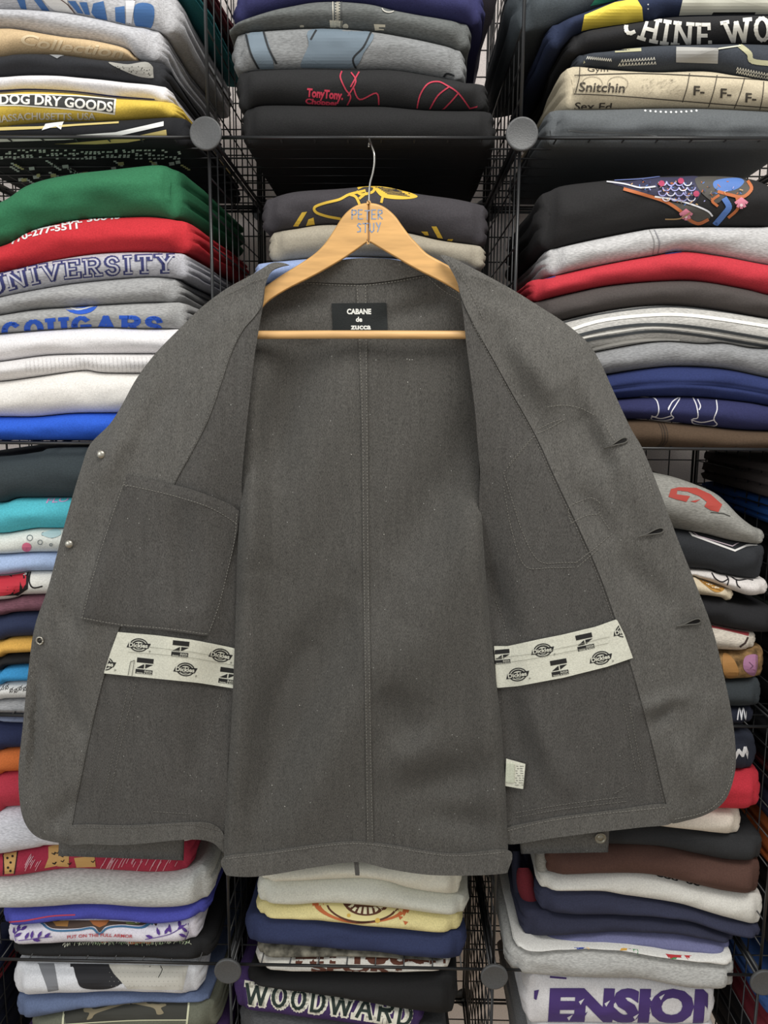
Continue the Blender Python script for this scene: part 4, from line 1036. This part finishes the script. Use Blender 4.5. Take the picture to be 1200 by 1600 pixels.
p.poly([(-60,898),(46,890),(44,920),(30,930),(-60,934)], '1a1718'); p.poly([(-60,901),(14,898),(17,928),(-60,931)], 'bf2134', True); p.poly([(19,898),(42,894),(41,912),(36,920),(32,908),(31,924),(22,928)], 'bf2134')
p.line([(48,892),(46,908),(52,918),(66,916)], 2.2, '1a1718', True); done(p, 'c4')
p = pr('c10')
for k in range(10):
    x = 4+k*7; y = 1072+rnd.random()*10; p.line(arc(x, y, 2.6, 3, 0, 360, 5), .8, '2b2b2b'); p.line([(x-3,y+4),(x+3,y-5)], .7, '2b2b2b')
done(p, 'c10', 'floral_print')
# crimson leopard shirt
p = pr('d4')
TAN = 'c79a56'
p.poly([(6,1334),(28,1330),(22,1364),(8,1365)], TAN); p.poly([(76,1322),(92,1318),(90,1352),(70,1356),(76,1340)], TAN); p.poly([(92,1318),(108,1318),(108,1354),(90,1353)], TAN); p.poly([(116,1340),(148,1337),(150,1354),(120,1355)], TAN)
for x, y in ((12,1340),(17,1347),(13,1355),(20,1337),(17,1360)): p.dot(x, y, 2, '241a14', 8)
for k in range(16):
    x = rnd.choice([80,86,92,98,104,122,128,134,140,145])+rnd.random()*4; y = 1328+rnd.random()*22; p.line([(x,y),(x+3,y+1.5),(x+5,y-1.5)], 1.3, '241a14')
p.line([(6,1332),(6,1366)], 1.5, '1a1214'); p.line([(28,1329),(23,1365)], 1.5, '1a1214')
for k in range(34):
    x = rnd.choice([32,40,48,56]) if k < 10 else 152+rnd.random()*122; y = 1340+rnd.random()*12; a = 4+rnd.random()*8; p.line([(x,y+a),(x+a*.5,y),(x+a*.9,y-a*.6)], .9, 'd8a4ae', True)
done(p, 'd4', 'leopard_print')
p = pr('d6'); p.line([(12,1440),(40,1438),(80,1431),(117,1429)], 2.2, 'b23350', True); done(p, 'd6', 'red_edge')
p = pr('d7')
p.poly([(64,1437),(238,1440),(222,1446),(190,1444),(166,1447),(156,1456),(146,1447),(120,1450),(84,1450),(70,1442)], '4b3a30', True)
for pts, c in (([(82,1438),(108,1438),(106,1447),(88,1446)], '9a6a2a'), ([(140,1436),(172,1436),(166,1444),(156,1448),(146,1444)], 'a8622a'), ([(196,1439),(220,1440),(210,1444),(198,1443)], '6e7a3a')): p.poly(pts, c)
p.line([(64,1438),(74,1448),(90,1453),(122,1452),(144,1449),(156,1458),(168,1449),(190,1446),(222,1448),(240,1440)], 3, '3b6f96', True)
p.text('PUT ON THE FULL ARMOR', [(106,1465),(156,1462),(208,1464)], 5, 'b0353f', bold=.02)
VI = '54358a'
def branch(st, lv):
    p.line(st, 1.2, VI, True)
    for x, y, a in lv:
        ca, sa = math.cos(math.radians(a)), math.sin(math.radians(a)); p.poly([(x+ca*u-sa*v, y+sa*u+ca*v) for u, v in ((0,0),(4,-2.6),(9,-2),(13,0),(8,2.4),(3,2))], VI)
branch([(26,1468),(24,1458),(30,1452),(40,1449)], [(24,1458,-110),(28,1454,-70),(34,1452,-40),(24,1462,-30)]); branch([(30,1468),(48,1466),(62,1464),(82,1462)], [(40,1466,-60),(50,1465,-80),(60,1464,-60),(70,1464,-40),(52,1466,10)])
branch([(228,1466),(250,1462),(270,1456),(292,1442)], [(240,1464,200),(250,1460,-110),(258,1458,-60),(268,1456,-110),(278,1450,-30),(282,1448,-100)]); branch([(290,1466),(296,1452),(295,1441)], [(292,1462,200),(294,1455,-140),(296,1450,-60)])
done(p, 'd7', 'crest_and_leaves')
p = pr('d8')
p.poly([(144,1466),(178,1466),(172,1471),(150,1471)], 'b5502a', True); p.poly([(200,1467),(238,1467),(230,1473),(206,1472)], 'c25a2c', True)
x = 100
while x < 296:
    p.line([(x,1470+rnd.random()*4),(x+2,1467+rnd.random()*3),(x+4,1472+rnd.random()*5)], .8, rnd.choice(['c9cfb0', '9fb48a', 'd9d9c4'])); x += 3.6
done(p, 'd8', 'coloured_marks')
p = pr('e0')
p.poly([(58,1500),(84,1499),(92,1546),(76,1548)], '77797e'); p.poly([(112,1500),(160,1499),(176,1512),(190,1534),(168,1544),(130,1543),(120,1528),(116,1514)], '26262a', True)
p.poly([(166,1500),(296,1500),(286,1546),(200,1544),(178,1520)], 'b9b6ac'); p.line([(162,1502),(178,1522),(190,1536)], 2, '26262a')
p.poly([(222,1500),(238,1503),(246,1524),(240,1528),(228,1516)], '26262a', True); p.line([(246,1502),(254,1512),(248,1526)], 1.2, '33332f', True)
for x in range(172, 284, 7):
    for y in range(1504, 1542, 7): p.dot(x+(y % 2)*3, y, .6, '8d8b84', 5)
done(p, 'e0')
p = pr('e2')
p.poly([(98,1578),(180,1562),(296,1560),(292,1592),(200,1592),(104,1604)], '3a3a34'); p.line([(100,1574),(98,1606)], 3, 'c9c9a8'); p.line([(296,1560),(292,1600)], 3, 'c9c9a8'); p.line([(100,1600),(200,1594),(292,1593)], 1.6, 'c9c9a8', True)
p.poly([(132,1574),(142,1572),(150,1576),(186,1566),(200,1558),(204,1566),(190,1570),(152,1582),(144,1590),(136,1592),(140,1582),(132,1580)], '8a7f64', True); p.poly([(204,1562),(212,1560),(244,1568),(256,1566),(260,1570),(252,1574),(256,1582),(246,1584),(240,1574),(212,1568)], '8a7f64', True)
done(p, 'e2', 'bone_print')
p = pr('e3'); p.poly([(170,1603),(200,1603),(210,1612),(180,1614)], 'c9a52e'); done(p, 'e3')
# middle column
p = pr('m1')
p.poly([(515,32),(535,33),(534,47),(526,40),(524,47),(516,46)], 'd4cdb8'); p.dot(540, 42, 4.5, 'd4cdb8'); p.poly([(584,38),(602,39),(602,43),(592,43),(592,45),(600,46),(600,48),(586,48)], 'd4cdb8'); p.dot(472, 43, 3.4, 'c9c4b4')
p.line(arc(608, 13, 11, 7, 10, 170, 8), 1.6, 'b9b6ac')
done(p, 'm1', 'felt_letters')
p = pr('m1', 3)
for k in range(22): p.line([(524+(k % 2)*2, 2+k*2.1),(529+(k % 2)*2, 2+k*2.1)], 1.3, 'b9b4a4')
p.line([(520,2),(521,46)], 1.4, 'c9c4b4'); p.line([(534,2),(533,46)], 1.4, '4c4e4e'); done(p, 'm1', 'zipper')
p = pr('m2')
p.poly([(384,52),(412,50),(428,108),(404,106),(392,84)], '6c7b87', True); p.poly([(488,46),(580,50),(568,84),(552,106),(500,108),(470,106),(482,72)], '667581', True)
p.line([(384,52),(392,84),(404,108)], 3, '26292c', True); p.line([(412,50),(420,76),(432,100)], 3, '26292c', True); p.line([(580,50),(568,74),(552,92),(556,108)], 3, '26292c', True); p.line([(494,48),(486,62)], 3, '26292c'); p.line([(692,124),(698,116),(712,120)], 3, '26292c', True)
done(p, 'm2', 'slate_blue_graphic')
p = pr('m3')
p.text('TonyTony.', [(479,151),(536,156)], 13, 'cf3350', bold=.045); p.text('Chopper', [(477,162),(529,166)], 8, 'cf3350', bold=.045)
RD = 'b52c45'
for l in ([(534,112),(532,122),(540,140),(548,152),(541,168)], [(549,114),(556,128),(544,150)], [(561,113),(548,136)], [(552,136),(562,156),(588,146),(592,164)], [(651,174),(656,150),(668,132),(684,128),(698,134),(716,146),(734,170)], [(670,174),(684,150),(702,136)], [(688,176),(704,160),(716,146)], [(734,170),(752,166)]): p.line(l, 2.2, RD, True)
done(p, 'm3', 'red_lettering')
p = pr('n0'); YE = 'd8b11e'
for l in ([(531,342),(510,338),(494,332),(492,324),(506,318),(530,312),(546,304),(570,298)], [(546,304),(556,308),(562,320)], [(572,302),(562,310)], [(560,294),(570,290),(584,292),(582,300),(566,304),(558,300)], [(596,316),(602,304),(628,302)]): p.line(l, 4, YE, True)
p.poly([(584,290),(598,288),(622,294),(652,306),(640,311),(612,311),(594,306)], YE, True)
for k in range(6): p.line([(590+k*3,293+k*2),(620+k*4,296+k*2.2)], 1.1, '3c393d')
for pts in ([(472,332),(480,331),(466,354),(458,354)], [(482,343),(490,340),(492,352),(478,354)], [(674,354),(682,354),(692,373),(684,372)], [(658,362),(668,362),(670,368),(664,368)], [(700,374),(708,374),(706,378),(698,377)]): p.poly(pts, YE)
done(p, 'n0', 'yellow_line_print')
p = pr('w2')
p.poly(arc(568, 1402, 82, 40, 0, 180, 22), 'c0632c'); p.poly(arc(568, 1402, 72, 37, 0, 180, 22), 'dccf8e'); p.line(arc(568, 1402, 60, 38, 20, 100, 12), 3, '5a3320'); p.line(arc(568, 1402, 60, 38, 80, 160, 12), 3, '5a3320')
p.poly(arc(572, 1402, 38, 28, 0, 180, 20), '5a3320')
for k in range(9):
    a = 20+k*17; p.poly(arc(572, 1402, 33, 25, a, a+10, 2)+arc(572, 1402, 24, 16, a+10, a, 2), 'e4dcb8')
p.poly(arc(572, 1402, 22, 14, 0, 180, 14), 'dccf8e'); p.dot(590, 1437, 4, 'cfa83a'); p.dot(545, 1429, 3, 'cfa83a')
for x, y in ((508,1418),(515,1422),(524,1427),(532,1432),(622,1430),(628,1424),(630,1438)): p.poly([(x,y),(x+8,y+2),(x+3,y+7)], 'c0632c')
done(p, 'w2', 'ring_print')
p = pr('w5'); p.text('MIT TOUGH', [(462,1502),(600,1505),(702,1503)], 18, '5e3526', bold=.06); p.text('SPORT', [(486,1516),(640,1518)], 9, '5e3526', bold=.05); done(p, 'w5', 'brown_lettering')
p = pr('x1', 4)
wb = [(379,1566),(440,1572),(500,1580),(560,1588),(645,1602)]
p.slab('WOODWARD', wb, 30, .36, 'd9d6c6', gap=.2, serif=True); p.slab('WOODWARD', wb, 30, .15, '22302c', gap=.2, serif=False)
done(p, 'x1', 'cream_lettering')
# right column
p = pr('r1'); p.poly([(908,51),(1005,36),(1003,12),(994,-2),(960,4),(913,24)], 'dcc42c'); p.poly([(1060,28),(1070,-16),(1270,-20),(1270,28)], 'd6d6c6'); p.poly([(1114,20),(1180,20),(1178,28),(1110,28)], '1e1f22'); p.dot(1012, 8, 1.2, 'c8c8c8', 6); p.dot(1012, 15, 1.2, 'c8c8c8', 6); done(p, 'r1', 'colour_panels')
p = pr('r0'); p.poly([(922,10),(960,2),(975,-8),(935,-8)], '2a8a6a'); done(p, 'r0', 'green_knit_patch')
p = pr('r2'); p.slab('CHINE WOR', [(968,44),(1000,60),(1050,70),(1110,73),(1160,66),(1240,60)], 34, .17, 'e0ded6', gap=.22); done(p, 'r2', 'gothic_lettering')
p = pr('r3')
CR = 'aaa785'
p.line([(912,98),(906,88),(916,80),(930,78)], 4, CR, True); p.line([(962,80),(1000,78)], 5, CR); p.poly([(1056,74),(1122,76),(1121,100),(1056,98)], '9d9c98'); p.line([(1156,72),(1170,84),(1176,96),(1210,100)], 8, CR, True); p.line([(1122,77),(1156,72)], 2, 'd0cfb8')
for x0, x1, y0, y1 in ((916,955,91,95),(970,1024,96,92),(1150,1200,108,118),(1150,1200,113,124),(966,1026,102,99)):
    n = 12
    for k in range(n):
        x = x0+(x1-x0)*k/n; y = y0+(y1-y0)*k/n; p.line([(x,y+2),(x+2,y-2),(x+3,y+2)], 1.1, 'dad9cf')
done(p, 'r3', 'zigzag_knit')
p = pr('r4')
INK = '3b352d'
p.text('Snitchin', [(904,143),(976,145)], 15, INK, bold=.012, shear=.1); p.text('Sex Ed', [(897,172),(956,173)], 12, INK, bold=.012, shear=.1); p.text('Gym', [(918,112),(950,112)], 8, INK)
for x, y in ((1083,149),(1125,153),(1164,160),(1204,163)): p.text('F-', [(x,y),(x+17,y+1)], 15, INK, bold=.02)
p.line([(897,118),(1000,115),(1110,120),(1250,128)], 1.3, INK, True); p.line([(890,147),(960,150),(1060,158),(1160,166),(1250,172)], 1.5, INK, True)
for a, b in (((1077,115),(1066,160)), ((1120,118),(1106,170)), ((1163,122),(1146,172)), ((1193,128),(1186,176))): p.line([a, ((a[0]+b[0])/2+1.5,(a[1]+b[1])/2), b], 1.3, INK, True)
p.line([(906,105),(905,122),(899,145)], 1.2, INK)
for x in (925, 965): p.line(arc(x, 131, 16, 11, 0, 360, 16), .7, '7d7362'); 
for k in range(60): x = 1000+rnd.random()*60; y = 124+rnd.random()*24; p.line([(x,y),(x+3,y-1)], .5, '8d8370')
done(p, 'r4', 'report_card_print')
p = pr('r5')
for k in range(11): x = 1008+k*8; p.dot(x, 173+2.5*math.sin(k/10*PI), 2, 'cfd0d0', 5)
p.line([(888,204),(920,207),(980,208),(1030,214),(1080,220),(1200,216)], 2.4, '7c8082', True); done(p, 'r5', 'stitched_hem')
# embroidery
p = pr('s0', 4)
OR, BU, PK, VO, GY = 'b5622e', '4d74b8', 'd77f97', '9a9ad0', '4b4844'
p.poly([(948,284),(980,284),(1020,278),(1060,277),(1090,276),(1095,300),(1080,320),(1050,312),(1010,303),(980,294)], '33324a', True)
p.poly([(1090,277),(1140,276),(1168,284),(1172,296),(1160,308),(1135,306),(1120,318),(1100,306),(1088,290)], GY, True)
p.poly([(1118,282),(1150,278),(1162,284),(1150,296),(1126,300),(1114,292)], BU, True)
p.line([(975,296),(1010,306),(1040,316),(1062,330),(1074,342),(1090,350),(1105,344)], 5, OR, True); p.line([(1168,284),(1173,296),(1160,308),(1140,305),(1122,300)], 5, OR, True); p.line([(1122,306),(1112,314),(1120,322)], 4, OR, True); p.line([(1150,308),(1152,326),(1138,340)], 4.5, OR, True)
p.poly([(1040,316),(1080,322),(1108,330),(1106,344),(1080,350),(1060,332)], GY, True)
p.line([(1132,312),(1138,324),(1130,336),(1118,350)], 9, BU, True)
p.line([(1023,308),(1050,312),(1080,320),(1104,330),(1112,338)], 2.6, 'd6d6dc', True)
p.line([(948,284),(975,288),(1000,294),(1024,292)], 2.4, 'c9c9cf', True); p.line([(960,282),(1000,280),(1030,276)], 1.6, '5d6ba0', True)
for i in range(4):
    for j in range(4):
        x = 1034+i*13+(j % 2)*6; y = 286+j*8
        p.line(arc(x, y, 6, 5, 0, 180, 6), 1.5, VO if (i+j) % 3 else 'd2d2e2')
for k in range(90):
    x = 985+rnd.random()*175; y = 282+rnd.random()*40
    if y-280 < (x-960)*.45 and not (x > 1135 and y > 306): p.line([(x,y),(x+rnd.uniform(-5,5),y+rnd.uniform(-4,4))], 1.3, rnd.choice([OR, BU, VO, '7a6f60', 'c9a06a', '3a3f66', OR]))
for x, y in ((1032,288),(1062,284),(1086,304)): p.dot(x, y, 5, 'a8345a', 7)
for x, y in ((1156,318),(1070,336)):
    for a in (-70, -35, 0, 35, 70): 
        ca, sa = math.sin(math.radians(a)), math.cos(math.radians(a)); p.line([(x,y-6),(x+ca*9,y-4+sa*12)], 4.5, PK)
    p.dot(x, y+4, 2.5, 'ecd0d4', 7)
p.line([(1038,344),(1060,343),(1076,334)], 2, 'a8875a', True)
done(p, 's0', 'embroidery', rough=.6)
p = pr('s1'); p.line([(1014,358),(1022,378),(1019,400)], 1.3, '8d8c8b', True); p.line([(1021,357),(1030,378),(1027,399)], 1.5, '86858a', True); done(p, 's1', 'seam')
p = pr('s2'); p.line([(850,434),(866,431)], 4, '3c4a9a'); p.line([(1040,396),(1064,393)], 2.4, '3c4a9a'); done(p, 's2', 'blue_edge')
p = pr('s4')
for l, wd, c in (([(850,512),(930,492),(1020,480),(1090,482),(1200,497)], 2, '4a4c4e'), ([(850,532),(930,503),(1020,492),(1090,494),(1200,510),(1250,518)], 5, 'eceae2'), ([(850,542),(904,524),(960,512),(1020,507),(1090,512),(1200,530),(1250,537)], 4.6, '3d4144'),
                 ([(850,549),(904,530),(960,519),(1020,512),(1090,518),(1200,536),(1250,543)], 2.6, 'dddbd3'), ([(850,556),(910,534),(960,525),(1020,518),(1090,524),(1200,542),(1250,548)], 4.4, '3d4144'), ([(850,572),(930,545),(1000,532),(1060,532)], 4, 'e6e4dd')): p.line(l, wd, c, True)
done(p, 's4', 'knitted_stripes')
p = pr('s7')
for l in ([(1018,619),(1026,626),(1029,640),(1026,650),(1018,652),(1020,656),(1040,657),(1052,653),(1048,646),(1056,632),(1062,622),(1058,620)], [(1062,620),(1082,620),(1092,619)], [(1082,620),(1088,634),(1090,652),(1082,655),(1084,662),(1110,666),(1120,663),(1115,655),(1120,640),(1119,625)], [(1044,640),(1050,628),(1060,621)], [(1046,634),(1044,638)], [(1090,624),(1094,634),(1092,640)], [(1018,650),(1032,654),(1048,650)], [(1080,656),(1096,660),(1116,656)]): p.line(l, 1.7, 'd4d3da', True)
done(p, 's7', 'outline_drawing')
p = pr('s8'); 
for dx in (-4, 0, 4): p.line([(1030+dx,656),(1038+dx,672),(1038+dx,690),(1028+dx,701)], 1.3 if dx else 2.2, '33271c', True)
done(p, 's8', 'round_seam')
p = pr('t0')
RE = 'a93c31'
p.poly([(1044,776),(1048,764),(1060,761),(1088,762),(1110,772),(1128,788),(1122,800),(1110,797),(1100,791),(1104,784),(1092,775),(1074,768),(1058,766),(1057,772),(1078,775),(1072,784),(1056,780)], RE, False)
p.poly([(1078,783),(1094,780),(1086,785)], RE); p.line([(1110,800),(1130,802),(1140,806)], 1.2, '33332f'); done(p, 't0', 'faded_red_emblem')
p = pr('t1'); p.line([(1074,826),(1082,836),(1148,860),(1166,852),(1185,850)], 3, 'd9d6d4'); p.line([(1082,830),(1090,837),(1144,853),(1156,846)], 1.6, 'c9b6c0'); done(p, 't1', 'white_outline')
p = pr('t2'); 
for l in ([(1112,895),(1118,904),(1128,909),(1138,904)], [(1134,898),(1138,906),(1136,914)], [(1140,899),(1152,906),(1168,904)], [(1150,906),(1152,914),(1156,918)], [(1160,902),(1176,906)], [(1186,896),(1196,908)]): p.line(l, 2, '1f1b1f', True)
done(p, 't2', 'black_curves')
p = pr('t3'); p.poly([(1092,905),(1108,906),(1130,914),(1130,922),(1118,925),(1104,916)], 'b5822c', True); p.line([(1096,908),(1112,918),(1126,922)], 1, '7a5216'); p.line([(1104,908),(1126,918)], 1, '7a5216'); done(p, 't3', 'gold_motif')
p = pr('t5'); p.line([(900,968),(1060,973),(1116,978),(1168,990)], 6, '9e3a40', True); p.line([(1168,996),(1164,1004),(1156,1010)], 3, '3a2a26'); done(p, 't5', 'red_edge')
p = pr('t6'); p.poly([(1164,1026),(1180,1022),(1191,1030),(1192,1044),(1180,1056),(1168,1052),(1161,1042)], '9d6a8c', True); p.poly([(1130,1020),(1146,1030),(1154,1052),(1140,1060),(1130,1050)], 'a9783a', True); p.line([(1170,1034),(1176,1040),(1172,1044)], 1, '5d3a52'); done(p, 't6', 'purple_patch')
p = pr('t8')
for x in (1152, 1158, 1165, 1170): p.line([(x,1124),(x+3,1106),(x+6,1122)], 1.8, 'd4d4d8', True)
done(p, 't8', 'brush_lettering')
p = pr('u0'); p.line([(1148,1184),(1154,1172),(1160,1180),(1164,1168),(1170,1184),(1176,1172)], 5, 'd8d8da'); done(p, 'u0', 'white_lettering')
p = pr('u5'); p.text('ooo  oo', [(1025,1368),(1060,1376),(1094,1384)], 5, '2b2b2b', bold=.03); done(p, 'u5', 'small_lettering')
p = Print(lambda x, y, l: ALL['u9'].surf(x, y+7, l), 5)
p.line(arc(906, 1462, 18, 11, 10, 170, 12), 3, '2c46a0'); p.line([(914,1466),(918,1480)], 8, 'd9a436'); p.line([(970,1477),(980,1470)], 6, 'd9a436')
p.line(arc(988, 1463, 18, 10, 20, 160, 12), 3, '22252c'); p.line([(990,1468),(996,1486)], 7, '2f8a4c'); p.line(arc(1061, 1472, 25, 14, 10, 170, 14), 5, 'bf2b33'); p.line([(1048,1490),(1056,1487)], 3, '2f8a4c')
done(p, 'u9', 'coloured_rings')
p = pr('v0')
PU = '4b3578'
p.text('ENSION', [(856,1594),(920,1594),(1000,1595),(1146,1596)], 49, PU, bold=.06, shear=.05)
p.poly([(832,1548),(842,1546),(838,1562),(834,1560)], PU)
for k in range(18):
    x = 860+rnd.random()*240; y = 1550+rnd.random()*40; p.poly([(x,y),(x+9,y-5),(x+3,y+5)], PU if k % 3 else 'd3d2d8')
p.line([(860,1526),(884,1528)], 3, PU); done(p, 'v0', 'purple_lettering')
# sleeves hanging out at the left of the lower right stack
def lobe(key, h, cloth, pts, y0, th, name='sleeve'):
    g = ALL[key]; vs, fs = [], []; seg = 14
    pl = smoothcurve([Vector(q) for q in pts], 5); n = len(pl)
    for i, q in enumerate(pl):
        rr = th*(.25+.75*math.sin(PI*min(1, max(0, (i+.6)/(n+.2))))**.5)
        for k in range(seg):
            a = 2*PI*k/seg; vs.append(P(q.x+rr*math.cos(a)*q.z, q.y, y0+.016*math.sin(a)*min(1, rr/th))-g.loc)
    for i in range(n-1):
        for k in range(seg): k2 = (k+1) % seg; fs.append((i*seg+k, i*seg+k2, (i+1)*seg+k2, (i+1)*seg+k))
    fs.append(tuple(range(seg))); fs.append(tuple((n-1)*seg+k for k in reversed(range(seg))))
    o = mesh(name, vs, fs, mat(cloth, h), g.o); return o
lobe('u4', '8f8e88', 'heather', [(846,1326,1), (848,1350,1), (852,1372,1)], D+.045, 12)['label'] = 'grey sleeve'
lobe('u6', '6b1c28', 'knit', [(818,1356,1), (824,1390,1), (836,1424,1)], D+.06, 15)['label'] = 'maroon sleeve'
lobe('u7', '26293c', 'knit', [(806,1330,1), (812,1390,1), (820,1450,1)], D+.085, 10)['label'] = 'navy sleeve'
